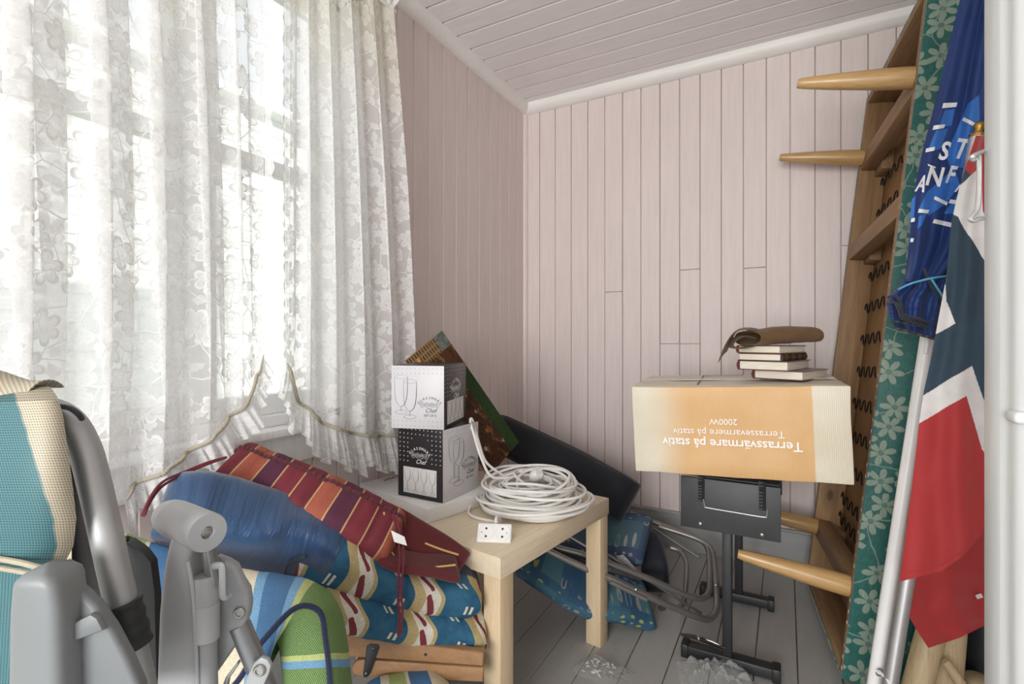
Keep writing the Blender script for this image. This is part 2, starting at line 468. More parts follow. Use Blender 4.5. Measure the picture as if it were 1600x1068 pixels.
bm = NB(); bx(bm, -14, XL-.12, -12, 14, -1.2, -1.0); gr = plain('lawn_green', (.12, .2, .05), .9); struct('ground', bm, gr)
# ================================================================== CURTAINS
def lace(name, sc=12.5, net=.37, tint=(.90, .90, .89), dens=1.0, yellow=False):
    g = G(name); co = g.coord('UV')
    wob = g.node('ShaderNodeTexNoise'); g.link(co, wob.inputs['Vector']); wob.inputs['Scale'].default_value = 9; wob.inputs['Detail'].default_value = 2
    cw = g.vmath('ADD', co, g.vmath('SCALE', g.vmath('SUBTRACT', wob.outputs['Color'], (.5, .5, .5)), None))
    # scale input of the SCALE node
    for nd in g.n:
        if nd.type == 'VECT_MATH' and nd.operation == 'SCALE': nd.inputs['Scale'].default_value = .035
    def flower(vec, scale, rnd, petals, rad, thr=.0):
        vo = g.node('ShaderNodeTexVoronoi', voronoi_dimensions='2D'); g.link(vec, vo.inputs['Vector'])
        vo.inputs['Scale'].default_value = scale; vo.inputs['Randomness'].default_value = rnd
        d = g.vmath('SUBTRACT', g.vmath('MULTIPLY', vo.outputs['Position'], (1, 1, 0)), g.vmath('MULTIPLY', vec, (1, 1, 0)))
        # 'Position' is returned in texture space: bring the coordinate to the same space
        sp = g.node('ShaderNodeSeparateXYZ'); g.link(d, sp.inputs[0])
        ang = g.math('ARCTAN2', sp.outputs[1], sp.outputs[0])
        rsep = g.node('ShaderNodeSeparateColor'); g.link(vo.outputs['Color'], rsep.inputs[0])
        ang = g.math('ADD', ang, g.math('MULTIPLY', rsep.outputs[0], 6.28))
        pet = g.math('ABSOLUTE', g.math('SINE', g.math('MULTIPLY', ang, petals/2)))
        rr = g.math('MULTIPLY', g.math('ADD', .45, g.math('MULTIPLY', g.math('POWER', pet, .6), .55)), rad)
        q = g.math('DIVIDE', vo.outputs['Distance'], rr)
        return q, rsep.outputs[1], vo
    q1, r1, v1 = flower(cw, sc, .85, 6, .43)
    fill = g.math('SUBTRACT', 1, g.step(q1, .93, 1.02))
    edge = g.math('MULTIPLY', g.step(q1, .74, .82), fill)
    heart = g.math('SUBTRACT', 1, g.step(q1, .22, .3))
    hole = g.math('MULTIPLY', g.step(q1, .26, .32), g.math('SUBTRACT', 1, g.step(q1, .40, .48)))
    q2, r2, v2 = flower(cw, sc*2.1, 1., 2, .40)
    leaf = g.math('MULTIPLY', g.math('SUBTRACT', 1, g.step(q2, .9, 1.05)), g.step(r2, .35, .4))
    ve = g.node('ShaderNodeTexVoronoi', voronoi_dimensions='2D', feature='DISTANCE_TO_EDGE'); g.link(cw, ve.inputs['Vector']); ve.inputs['Scale'].default_value = sc*1.15
    vine = g.math('SUBTRACT', 1, g.step(ve.outputs['Distance'], .012, .024))
    # fine net
    a = g.math('MULTIPLY', fill, .32); a = g.math('ADD', a, g.math('MULTIPLY', edge, .32)); a = g.math('SUBTRACT', a, g.math('MULTIPLY', hole, .15))
    a = g.math('MAXIMUM', a, g.math('MULTIPLY', leaf, .32)); a = g.math('MAXIMUM', a, g.math('MULTIPLY', vine, .5))
    a = g.math('ADD', g.math('MULTIPLY', a, dens), g.math('ADD', net-.06, g.math('MULTIPLY', g.noise(g.mapping(co, (1, 1, 1)), 260, 1), .14)), clamp=True)
    colr = g.mix(fill, tint, sc_(tint, .97))
    if yellow:
        sp = g.node('ShaderNodeSeparateXYZ'); g.link(co, sp.inputs[0])
        st = g.math('MULTIPLY', g.step(g.math('ADD', sp.outputs[1], g.math('MULTIPLY', g.noise(co, 4, 3), .5)), 1.85, 2.3), .45)
        colr = g.mix(st, colr, (.80, .76, .52))
    df = g.node('ShaderNodeBsdfDiffuse'); tl = g.node('ShaderNodeBsdfTranslucent'); g.link(colr, df.inputs[0]); g.link(colr, tl.inputs[0])
    m1 = g.node('ShaderNodeMixShader'); m1.inputs[0].default_value = .36; g.link(df.outputs[0], m1.inputs[1]); g.link(tl.outputs[0], m1.inputs[2])
    tp = g.node('ShaderNodeBsdfTransparent'); m2 = g.node('ShaderNodeMixShader'); g.link(a, m2.inputs[0]); g.link(tp.outputs[0], m2.inputs[1]); g.link(m1.outputs[0], m2.inputs[2])
    return g.end(m2)
lace_m = lace('white_floral_lace', yellow=True); lace_m2 = lace('white_floral_lace_dense', net=.56, yellow=True)
lace_r = lace('white_lace_frill', sc=16, net=.70, dens=.6)
tape_m = cloth('beige_gathering_tape', S(170, 161, 142), scale=400)
XCU = -1.122
def curtain(label, ys, ytops, amp, bottom, lam_seed, nu, edge_poly, header, hdr_range):
    """ys: y at the bottom for column s ; ytops: y at the top ; folds push x and y"""
    rnd = random.Random(lam_seed)
    root = thing('lace_curtain', label, 'curtain', (XCU, (ys[0][1]+ys[-1][1])/2, .6), group='lace curtains at the window')
    ZT = 2.02
    def fold(s, z):
        k = interp(amp, s)
        ph = s*nfold*2*PI
        return ph, k
    nfold = header['folds']
    def fn(s, t):
        yb, yt = interp(ys, s), interp(ytops, s)
        zb = interp(bottom, yb)
        z = lerp(ZT, zb, t)
        q = (ZT-z)/(ZT-.6)
        y = lerp(yt, yb, q)
        ph = s*nfold*2*PI + .7*math.sin(s*5.3+lam_seed) + .25*math.sin(2.2*q+s*3)
        k = interp(amp, s)*(.45+.55*min(1, q*2.5))*(1-.45*t**6)
        return Vector((XCU + k*math.sin(ph) + .3*k*math.sin(2*ph+1), y + (.95 if lam_seed == 2 else .6)*k*math.sin(2*ph+.6)*(1-.8*t**5), z))
    # cloth coordinate (metres) along the top of the folds
    cl = [0]; prev = None
    for i in range(nu+1):
        p = fn(i/nu, .5)
        if prev is not None: cl.append(cl[-1] + (p-prev).length)
        prev = p
    bm = NB()
    def uvf(s, t):
        i = min(nu, int(round(s*nu))); return (cl[i], fn(s, t).z + .013)
    sheet(bm, fn, nu, 44, uvf)
    obj('lace_panel', bm, lace_m if lam_seed == 2 else lace_m2, root, None)
    return root, fn
# left panel
YK = 1.012
crvL = [(-.2, .60), (.40, .60), (.49, .643), (.504, .657), (.556, .683), (.618, .709), (.674, .746), (.742, .80), (.775, .872), (.787, 1.0)]
crvR = [(.839, 1.0), (.845, .9), (.874, .80), (.935, .743), (1.0, .701), (1.123, .659), (1.364, .62)]
cL, fL = curtain('lace curtain panel on the left side of the window, behind the folding chairs', [(0, -.15), (.6, .47), (.85, .70), (.96, .768), (1, .779)], [(0, -.15), (.6, .45), (1, .782)],
    [(0, .028), (.5, .034), (.8, .022), (1, .006)], crvL, 2, 260, None, {'folds': 9.0}, None)
cR, fR = curtain('lace curtain panel on the right side of the window, above the glassware boxes', [(0, .848), (.08, .86), (.3, .95), (1, 1.36)], [(0, .846), (.3, .935), (1, 1.235)],
    [(0, .005), (.3, .018), (1, .026)], crvR, 5, 170, None, {'folds': 5.2}, None)
def frill(root, edge, out, width, nr, amp, name='ruffle', mat=None, rows=8, taper=None):
    """gathered frill: edge = list of Vectors, out = direction function(i/n) away from the panel"""
    E = edge; n = len(E)-1
    L = [0]
    for a, b in zip(E, E[1:]): L.append(L[-1]+(b-a).length)
    tot = L[-1]; nu = int(tot*260)
    rnd = random.Random(int(tot*1000)); phs = [rnd.uniform(-1, 1) for _ in range(400)]
    def at(s):
        x = s*tot
        for i in range(n):
            if x <= L[i+1]: return E[i].lerp(E[i+1], (x-L[i])/max(1e-9, L[i+1]-L[i]))
        return E[-1].copy()
    def fn(s, t):
        p = at(s); d = out(s)
        x = s*tot*nr
        i = int(x); f = x-i; j = lerp(phs[i % 400], phs[(i+1) % 400], f*f*(3-2*f))
        w = width(s) if callable(width) else width
        tang = (at(min(1, s+.01))-at(max(0, s-.01))).normalized()
        A = amp*t*(1-.3*t)
        return p + d*(w*t*(1+.22*j)) + Vector((1, 0, 0))*(A*(math.sin(2*PI*x+j*2)+.35*j)+.008*t) + tang*(A*.5*math.cos(2*PI*x*.5+j))
    bm = NB(); sheet(bm, fn, nu, rows, lambda s, t: (s*tot*1.6, t*.12))
    return obj(name, bm, mat or lace_r, root, None)
def edgepts(fn, s0, s1, n, t=1.): return [fn(lerp(s0, s1, i/n), t) + Vector((.004, 0, 0)) for i in range(n+1)]
def cord(root, pts, r=.0042):
    pts = [p for p in pts if p.z < .93]
    bm = NB(); tube(bm, [p+Vector((.006, 0, 0)) for p in smooth(pts, 4)], [r*(.85+.3*abs(math.sin(i*1.3)))*min(1, .25+min(i, 4*(len(pts)-1)-i)*.06) for i in range(4*(len(pts)-1)+1)], 8); return obj('gathering_tape', bm, tape_m, root)
# left panel: bottom swag + inner vertical edge
eL = edgepts(fL, .62, 1., 60)
frill(cL, eL, lambda s: Vector((0, .55*s+.05, -1)).normalized(), lambda s: .075-.02*s, 42, .016); cord(cL, eL)
vL = [fL(1., t)+Vector((.004, 0, 0)) for t in [1-i/40 for i in range(41)]]
frill(cL, vL, lambda s: Vector((.3, 1, -.25)).normalized(), .013, 24, .006); 
eR = edgepts(fR, 0., 1., 80)
frill(cR, eR, lambda s: Vector((.1, -.5*(1-min(1, s*2.2)), -1)).normalized(), lambda s: .07+.035*min(1, s*2), 42, .017); cord(cR, eR)
vR = [fR(0., t)+Vector((.004, 0, 0)) for t in [1-i/40 for i in range(41)]]
frill(cR, vR, lambda s: Vector((.3, -1, -.25)).normalized(), .012, 24, .006)
# header frills above the rod
hL = [fL(i/90, 0) for i in range(91)]; hR = [fR(i/60, 0) for i in range(61)]
frill(cL, hL, lambda s: Vector((.25, 0, 1)), .05, 40, .014, 'header_frill'); frill(cR, hR, lambda s: Vector((.25, .25*s, 1)), .05, 40, .016, 'header_frill')
bm = NB(); tube(bm, [(XCU, -.3, 2.02), (XCU, 1.26, 2.02)], .006, 10)
for yy in (-.28, 1.24): tube(bm, [(XL, yy, 2.02), (XCU, yy, 2.02)], .005, 8)
rod = obj('curtain_rod', bm, plain('white_rod', (.8, .8, .78), .3)); tag(rod, 'thin white rod carrying both lace curtains above the window', 'curtain rod')
# holdback knob at the left picture edge
kp = W(6, 397, .93); r_ = thing('curtain_holdback', 'small round grey holdback knob in front of the left lace curtain', 'curtain holdback', kp)
km = plain('grey_knob_metal', (.32, .32, .32), .35, .6)
bm = NB(); lathe(bm, [(0, .012), (.008, .011), (.0105, .006), (.0105, -.002), (.006, -.006), (.004, -.01)], axis(kp, (1, .1, .12)), 20); obj('knob', bm, km, r_)
bm = NB(); tube(bm, [kp-Vector((.008, 0, 0)), Vector((XL, kp.y-.02, kp.z-.012))], .0035, 10); obj('stem', bm, km, r_)
# ================================================================== TABLE AND WHAT IS ON IT
def LD(lat, dep, z): p = RT*lat + FW*dep; return Vector((p.x, p.y, z))
birch_x = wood('birch_foil_top', S(216, 198, 170), S(226, 211, 186), 0, 26, .45, bump=.05)
birch_z = wood('birch_foil_leg', S(204, 180, 146), S(216, 196, 164), 2, 26, .45, bump=.05)
TN = onz(782, 872, .45); TR_ = onz(950.7, 778, .45)
e1 = (TR_-TN).normalized(); e2 = Vector((-e1.y, e1.x, 0))
TM = frame(Vector((TN.x, TN.y, 0)), e1, e2)
tb = thing('side_table', 'square birch side table with thick top and four block legs, white cable coil on it', 'table', TM.to_translation(), TM.to_3x3())
bm = NB(); bx(bm, 0, .55, 0, .55, .40, .45, .0015, 2); obj('tabletop', bm, birch_x, tb, local=True)
for (a, b) in ((.003, .003), (.497, .003), (.003, .497), (.497, .497)):
    bm = NB(); bx(bm, a, a+.05, b, b+.05, 0, .3995, .0015, 2); obj('leg', bm, birch_z, tb, local=True)
# flat white carton under the glassware boxes
ZQ = .491
A = LD(-.23, 1.36, .4505); qx = (LD(-.494, 1.616, .4505)-A).normalized(); qy = Vector((qx.y, -qx.x, 0))
QM = frame(A, qy, qx)   # x = away to the right, y = to the left wall
white_card = plain('white_card', (.80, .79, .78), .5, var=.03, bump=.05)
qb = thing('flat_carton', 'flat white cardboard carton on the side table under the two glassware boxes', 'box', QM.to_translation(), QM.to_3x3())
bm = NB(); bx(bm, 0, .25, 0, .36, 0, .0395, .002, 2); obj('carton_body', bm, white_card, qb, local=True)
bm = NB(); prism(bm, [(.0, .3605), (.25, .3605), (.24, .368), (.01, .368)], .030, .0325, None, .0008); obj('flap', bm, white_card, qb, local=True)
ink = plain('black_ink', (.02, .02, .02), .6, var=0, bump=0)
blue_ink = plain('pale_blue_ink', (.35, .55, .72), .5, bump=0)
def put_text(bm, s, size, M, **k): merge(bm, text_bm(s, size, **k), M)
bm = NB(); put_text(bm, 'QUANT', .024, frame((.108, .338, .0398), (-1, -.12, 0), (.12, -1, 0)), offset=.0004); obj('lettering', bm, ink, qb, local=True)
bm = NB(); prism(bm, [(.02, .14), (.075, .20), (.07, .215), (.015, .165)], .0396, .0399); obj('blue_print', bm, blue_ink, qb, local=True)
# ------------------------------------------------------------------ glassware boxes
black_card = plain('black_gloss_card', (.022, .018, .02), .3, var=.1, bump=.04)
silver_card = plain('silver_white_card', (.60, .59, .61), .38, var=.03, bump=.03)
print_white = plain('white_print', (.82, .80, .79), .5, var=.02, bump=0)
print_grey = plain('grey_line_print', (.06, .06, .065), .5, var=0, bump=0)
glass_grey = plain('glass_shading_print', (.52, .52, .53), .4, var=.05, bump=0)
def wine(bm, cx, y0, h, w, M, kind='wine', r=.0004, stem=.36):
    """line drawing of a stemmed glass, base centre (cx,y0)"""
    bowl = [(0, stem), (.22, stem+.05), (.40, stem+.16), (.48, stem+.34), (.48, .9), (.44, 1.)] if kind == 'wine' else [(0, stem-.02), (.12, stem), (.30, stem+.08), (.44, stem+.25), (.50, .8), (.5, 1.)]
    for sg in (-1, 1):
        P = smooth([(cx+sg*a*w, y0+b*h, 0) for a, b in bowl], 5)
        tube(bm, [M @ p for p in P], [r*(1.7 if sg > 0 else .8)*(.4+.9*abs(math.sin(PI*i/len(P)))) for i in range(len(P))], 4)
    for yy, ww, hh in ((1., .5 if kind != 'wine' else .44, .05), (.03, .46, .055)):
        P = [M @ Vector((cx+ww*w*math.cos(a*PI/12), y0+h*(yy+hh*math.sin(a*PI/12)), 0)) for a in range(24)]
        tube(bm, P, r*(.5 if yy == 1. else .8), 4, closed=True)
    for sg in (-1, 1): tube(bm, [M @ Vector((cx+sg*.04*w, y0+.06*h, 0)), M @ Vector((cx+sg*.03*w, y0+stem*h, 0))], r*.8, 4)
def logo(bmT, cx, cy, k, M):
    """arched GLASSWARE over four ringed letters and Chef"""
    word = 'GLASSWARE'
    for i, ch in enumerate(word):
        a = math.radians(47 - 94*i/(len(word)-1)); R = .048*k
        p = Vector((cx+R*math.sin(-a)*1.0, cy-.030*k+R*math.cos(a)*1.0, 0))
        merge(bmT, text_bm(ch, .0115*k), M @ Matrix.Translation(p) @ Matrix.Rotation(a*.85, 4, 'Z'))
    for i, ch in enumerate('HOME'):
        p = Vector((cx+(i-1.5)*.0158*k, cy-.003*k, 0))
        tube(bmT, [M @ (p+Vector((.0072*k*math.cos(q*PI/9), .0072*k*math.sin(q*PI/9), 0))) for q in range(18)], .00045*k, 4, closed=True)
        merge(bmT, text_bm(ch, .0105*k), M @ Matrix.Translation(p))
    merge(bmT, text_bm('Chef', .0185*k, shear=.4), M @ Matrix.Translation((cx+.003*k, cy-.0205*k, 0)))
def dots(bm, pts, M, r):
    for x, y in pts:
        vs_ = [bm.verts.new(M @ Vector((x+r*math.cos(q*PI/4), y+r*math.sin(q*PI/4), 0))) for q in range(8)]
        bm.faces.new(vs_)
def glassbox(name, label, corner, left, right, z0, h, black_left, kind, mat_top):
    o = LD(corner[0], corner[1], z0)
    L_ = LD(left[0], left[1], z0)-o; R_ = LD(right[0], right[1], z0)-o
    wl, wr = L_.length, R_.length
    M = frame(o, R_, L_)       # x along the right face, y along the left face
    root = thing(name, label, 'box', o, M.to_3x3())
    bm = NB(); bx(bm, 0, wr, 0, wl, 0, h, .0012, 2, mi=0)
    for f in bm.faces:
        c = f.calc_center_median()
        if f.normal.length == 0: f.normal_update()
        f.material_index = 0
        if c.y < .0004 and c.x > .002: f.material_index = 1 if black_left else 0     # right face
        elif c.x < .0004: f.material_index = 0 if black_left else 1
        elif c.z > h-.0004: f.material_index = 0
    mats = [black_card, silver_card]
    obj('carton', bm, mats, root, local=True)
    WM = MATS[root.name]
    FL = frame((-.0003, wl, 0), (0, -1, 0), (0, 0, 1)); FR = frame((0, -.0003, 0), (1, 0, 0), (0, 0, 1))
    for face, wd, black in ((FL, wl, black_left), (FR, wr, not black_left)):
        M2 = WM @ face
        if black:
            bd = NB(); bt = NB(); bl = NB(); bp = NB()
            nx = 11; pts = []
            for j in range(8):
                for i in range(nx):
                    x = wd*(.05+.9*i/(nx-1)); y = h*(.97-.065*j)
                    if j >= 3 and abs(x/wd-.5) < .24: continue
                    if j == 2 and abs(x/wd-.5) < .1: continue
                    pts.append((x, y))
            dots(bd, pts, M2, .0016)
            obj('printed_dots', bd, print_white, root, None)
            k = wd/.164
            logo(bt, wd*.5, h*.62, 1.0*k, M2); obj('lettering', bt, print_white, root, None)
            prism(bp, [(wd*.13, h*.06), (wd*.87, h*.06), (wd*.87, h*.43), (wd*.13, h*.43)], 0, .0002, M2); obj('picture_panel', bp, print_white, root)
            M3 = M2 @ Matrix.Translation((0, 0, .0005))
            for i in range(4): wine(bl, wd*(.225+.185*i), h*.085, h*.32, wd*.135, M3, kind, .0003, .42 if kind == 'wine' else .2)
            obj('glass_drawing', bl, print_grey, root)
        else:
            bd = NB(); bt = NB(); bl = NB()
            nx = 12
            pts = [(wd*(.05+.9*i/(nx-1)), h*y) for y in (.95, .875, .125, .05) for i in range(nx)]
            dots(bd, pts, M2, .0010); obj('printed_dots', bd, print_grey, root, None)
            logo(bt, wd*.73, h*.40, .95*wd/.164, M2)
            merge(bt, text_bm('SET OF 4', .0095), M2 @ Matrix.Translation((wd*.74, h*.215, 0))); obj('lettering', bt, print_grey, root, None)
            st = .42 if kind == 'wine' else .2
            if kind == 'wine':
                wine(bl, wd*.30, h*.24, h*.60, wd*.30, M2, kind, .00038, st); wine(bl, wd*.42, h*.17, h*.62, wd*.30, M2, kind, .00045, st)
            else:
                wine(bl, wd*.19, h*.24, h*.58, wd*.25, M2, kind, .00038, st); wine(bl, wd*.36, h*.17, h*.58, wd*.25, M2, kind, .00045, st)
            obj('glass_drawing', bl, print_grey, root)
    return root
glassbox('glassware_box', 'lower glassware carton, black front with four wine glasses, standing on the flat white carton', (-.1943, 1.4075), (-.333, 1.495), (-.105, 1.5666), ZQ, .204, True, 'wine', black_card)
glassbox('glassware_box', 'upper glassware carton with pale front with two beer goblets, stacked on another carton', (-.1908, 1.4117), (-.348, 1.445), (-.1473, 1.609), ZQ+.2045, .18, False, 'goblet', silver_card)
# ------------------------------------------------------------------ extension cord
cable_m = plain('white_cable_pvc', (.78, .77, .74), .35, var=.03, bump=0)
sock_m = plain('white_socket_plastic', (.82, .82, .80), .3, var=.02, bump=0)
hole_m = plain('dark_socket_hole', (.02, .02, .02), .6, bump=0)
cc = LD(.064, 1.487, .45)
ec = thing('extension_cord', 'white extension cable coiled in a heap on the birch side table, double socket in front', 'extension cord', cc)
rc = random.Random(11); cr = .0042
P = []
loops = 24; steps = 26
ph0 = 2.2
for k in range(loops):
    rr = rc.uniform(.12, .170) if k < 15 else rc.uniform(.07, .15)
    ox, oy = (rc.uniform(-.012, .012), rc.uniform(-.01, .01)) if k < 13 else (rc.uniform(-.035, .03), rc.uniform(-.03, .04))
    tilt = rc.uniform(.0, .025) if k < 13 else rc.uniform(.01, .055); tp = rc.uniform(0, 2*PI); sq = rc.uniform(.84, 1.) if k < 13 else rc.uniform(.6, 1.)
    zb = cr+.0005+k*.0029
    P.append((rr, ox, oy, tilt, tp, sq, zb))
pts = []
for i in range(loops*steps):
    k = i/steps; a = int(k); f = k-a; f = f*f*(3-2*f)
    p0, p1 = P[a], P[min(a+1, loops-1)]
    q = [lerp(x, y, f) for x, y in zip(p0, p1)]
    th = ph0 + 2*PI*i/steps
    r = q[0]*(1+.03*math.sin(3*th+a))
    lat = q[1]+r*math.cos(th); dep = q[2]+r*q[5]*math.sin(th)
    z = q[6]+q[3]*(.5+.5*math.cos(th-q[4]))
    p = cc + RT*lat + FW*dep; p.z = .45+z; pts.append(p)
# the loose end climbs to the gap between the two cartons and comes back
tail = [pts[-1], W(770, 745, 1.5), W(752, 715, 1.5), W(741, 680, 1.52), W(735, 659, 1.54), W(738, 656, 1.55), W(748, 690, 1.56), W(760, 722, 1.57), W(790, 745, 1.56)]
bm = NB(); tube(bm, smooth(pts[::1], 2)+smooth(tail, 8)[1:], cr, 8); obj('cable', bm, cable_m, ec)
# lead to the socket block
sp0 = W(771, 846, 1.235); sp0.z = .4505
sx = (RT*.995 - FW*.1).normalized(); fn_ = (-FW*.80 + UP*.62).normalized(); sy = fn_.cross(sx)
SM = frame(sp0, sx, sy); SM.translation = sp0 + sy*.024 + Vector((0, 0, .0005)) - fn_*0
bm = NB(); box(bm, (.086, .047, .030), SM @ Matrix.Translation((0, 0, -.015)), .004, 3)
so_ = obj('socket_block', bm, sock_m, ec)
for sx_ in (-.0205, .0205):
    M2 = SM @ Matrix.Translation((sx_, 0, 0))
    bm = NB(); lathe(bm, [(.0195, .0004), (.0192, .0016), (.0176, .0016), (.0172, .0003), (0, .0003)], M2, 32, 0)
    for hx, hy in ((0, .0095), (0, -.0095)): lathe(bm, [(.0028, .0004), (.0028, .0009), (0, .0009)], M2 @ Matrix.Translation((hx, hy, 0)), 14, 1)
    lathe(bm, [(.0022, .0004), (.0022, .0008), (0, .0008)], M2 @ Matrix.Translation((-.011 if sx_ < 0 else .011, 0, 0)), 12, 2)
    obj('socket', bm, [sock_m, hole_m, plain('earth_pin_grey', (.45, .44, .42), .4)], so_)
lead = [SM @ Vector((0, .0235, -.016)), SM @ Vector((0, .045, -.022)), W(780, 815, 1.36), W(740, 812, 1.40), W(733, 795, 1.46), W(752, 772, 1.52), W(790, 752, 1.58)]
for p in lead[2:]: p.z = max(p.z, .456)
bm = NB(); tube(bm, smooth(lead, 8), cr, 8); obj('lead', bm, cable_m, ec)
# plug lying in the coil
pc = W(838, 742, 1.52)
bm = NB(); lathe(bm, [(0, -.02), (.014, -.018), (.018, -.008), (.0185, .008), (.016, .014), (0, .0142)], axis(pc, RT*.6+UP*.5-FW*.5), 20)
for s_ in (-1, 1): tube(bm, [pc + (RT*.6+UP*.5-FW*.5).normalized()*.014 + UP*.008*s_, pc + (RT*.6+UP*.5-FW*.5).normalized()*.03 + UP*.008*s_], .0023, 8)
obj('plug', bm, sock_m, ec)
clear = G('clear_plastic_film'); tr = clear.node('ShaderNodeBsdfTransparent'); tr.inputs[0].default_value = (.93, .94, .94, 1)
gl = clear.node('ShaderNodeBsdfPrincipled'); gl.inputs['Base Color'].default_value = (.75, .76, .76, 1); gl.inputs['Roughness'].default_value = .12
mx = clear.node('ShaderNodeMixShader'); mx.inputs[0].default_value = .2
lw = clear.node('ShaderNodeLayerWeight'); lw.inputs[0].default_value = .35
clear.link(clear.math('ADD', clear.math('MULTIPLY', lw.outputs['Facing'], .55), .08), mx.inputs[0])
clear.link(tr.outputs[0], mx.inputs[1]); clear.link(gl.outputs[0], mx.inputs[2]); clear = clear.end(mx)
def crumple(bm, c, ax, ay, az, n, seed, rough=.35, freq=22):
    """crumpled closed film"""
    t = NB(); bmesh.ops.create_icosphere(t, subdivisions=n, radius=1)
    for v in t.verts:
        q = v.co.normalized()
        d = 1 + rough*(abs(noise.noise(q*2.2+Vector((seed, 0, 0))))*1.6-.5) + rough*.6*(abs(noise.noise(q*freq*.3+Vector((0, seed, 0))))-.3)
        p = Vector((q.x, q.y, q.z))*d
        v.co = Vector(c) + ax*p.x + ay*p.y + az*p.z
    return merge(bm, t)
bm = NB(); cb = W(842, 778, 1.46); cb.z = .49; crumple(bm, cb, RT*.034, FW*.04, UP*.026, 4, 3.3, .5); obj('plastic_wrap', bm, clear, ec, 12)
# ------------------------------------------------------------------ painting leaning in the corner
pa = W(690, 516, 1.74); pb = W(810, 690, 1.86)
pl = (pb-pa); pw = W(646, 534.5, 1.665)-pa; PMt = frame(pa, pl, pw)
g = G('oil_painting'); co = g.coord(); sp = g.node('ShaderNodeSeparateXYZ'); g.link(co, sp.inputs[0]); X_, Y_ = sp.outputs[0], sp.outputs[1]
n1 = g.noise(g.mapping(co, (1, 2, 1)), 22, 5, .65, 1.2); n2 = g.noise(co, 48, 4, .7, .8)
base = g.ramp(n1, [(.0, S(28, 20, 16)), (.40, S(52, 34, 26)), (.50, S(92, 52, 34)), (.56, S(46, 40, 24)), (.64, S(150, 110, 70)), (.72, S(60, 46, 40))])
grn = g.ramp(n2, [(.3, S(26, 44, 24)), (.5, S(48, 74, 40)), (.7, S(34, 52, 30))])
edge_ = g.math('SUBTRACT', 1, g.step(g.math('ADD', Y_, g.math('MULTIPLY', n1, .02)), .055, .06))
midl = g.math('MULTIPLY', g.step(X_, .12, .13), edge_)
base = g.mix(midl, base, grn)
bk = g.node('ShaderNodeTexBrick'); g.link(g.mapping(co, (1, 1, 1)), bk.inputs['Vector']); bk.inputs['Scale'].default_value = 22; bk.offset = 0
bk.inputs['Color1'].default_value = col4(S(60, 44, 30)); bk.inputs['Color2'].default_value = col4(S(84, 62, 40)); bk.inputs['Mortar'].default_value = col4(S(140, 112, 76)); bk.inputs['Mortar Size'].default_value = .07
top_ = g.math('SUBTRACT', 1, g.step(X_, .055, .06)); house = g.math('MULTIPLY', top_, g.step(Y_, .045, .05))
base = g.mix(house, base, bk.outputs[0])
sky_ = g.math('MULTIPLY', top_, g.math('SUBTRACT', 1, g.step(Y_, .045, .05)))
base = g.mix(sky_, base, g.ramp(n2, [(.35, S(60, 70, 70)), (.6, S(120, 124, 116))]))
vo = g.node('ShaderNodeTexVoronoi'); g.link(g.mapping(co, (1, 1.6, 0)), vo.inputs['Vector']); vo.inputs['Scale'].default_value = 26
sv = g.node('ShaderNodeSeparateColor'); g.link(vo.outputs['Color'], sv.inputs[0])
spot = g.math('MULTIPLY', g.math('SUBTRACT', 1, g.step(g.math('ADD', vo.outputs['Distance'], g.math('MULTIPLY', n2, .3)), .32, .42)), g.step(sv.outputs[0], .72, .75))
spot = g.math('MULTIPLY', spot, g.math('SUBTRACT', 1, edge_))
base = g.mix(spot, base, g.ramp(sv.outputs[1], [(.0, S(196, 186, 170)), (.4, S(176, 100, 66)), (.7, S(190, 150, 96))], 'CONSTANT'))
paintm = g.end(g.bsdf(base, .35, 0, n2, .3, .001))
pt = thing('painting', 'dark unframed oil painting of a town scene leaning behind the glassware boxes', 'painting', pa, PMt.to_3x3())
bm = NB(); bx(bm, 0, pl.length, 0, .18, -.004, 0, .0008, 1); obj('painted_panel', bm, paintm, pt, local=True)
bm = NB(); bx(bm, .004, pl.length-.004, .004, .176, .0002, .003, 0); obj('backing_board', bm, plain('hardboard_brown', S(96, 70, 46), .8), pt, local=True)
# ================================================================== RIGHT SIDE: heater box on stand, books, daybed, flags, door
black_steel = plain('black_powder_coat', (.028, .03, .033), .42, .2, var=.15, bump=.1)
grey_steel = plain('anthracite_panel', (.05, .052, .056), .5, .2, var=.15, bump=.1)
zinc = plain('zinc_plated_steel', (.42, .41, .39), .38, .9, bump=.05)
st = thing('folding_stand', 'black metal stand with two T-shaped legs, under the terrace heater carton', 'stand', (-.15, 1.78, 0))
def bar(nm, x0, x1, y0, y1, z0, z1, m, par, bev=.003): b = NB(); bx(b, x0, x1, y0, y1, z0, z1, bev, 2); return obj(nm, b, m, par)
for (yy) in (1.585, 1.99):
    b = NB(); bx(b, -.275 if yy > 1.8 else -.27, -.045 if yy > 1.8 else -.02, yy-.02, yy+.02, .006, .036, .004, 2); f_ = obj('foot', b, black_steel, st)
    for xe in ((-.282, -.262), (-.056, -.036)) if yy > 1.8 else ((-.277, -.256), (-.034, -.012)):
        bar('end_cap', xe[0], xe[1], yy-.0225, yy+.0225, 0, .039, plain('black_plastic_cap', (.015, .015, .015), .45), f_)
    bar('column', -.162, -.137, yy-.018, yy+.018, .036, .50, black_steel, st)
    bar('head_panel', -.275, -.012, yy-.034, yy-.022, .396, .545, grey_steel, st, .002) if yy < 1.8 else bar('head_panel', -.275, -.012, yy+.022, yy+.034, .40, .545, grey_steel, st, .002)
bar('top_plate', -.272, -.015, 1.565, 2.008, .5455, .5485, grey_steel, st, .001)
YP = 1.5505
def pxp(u, v): return ony(u, v, YP)
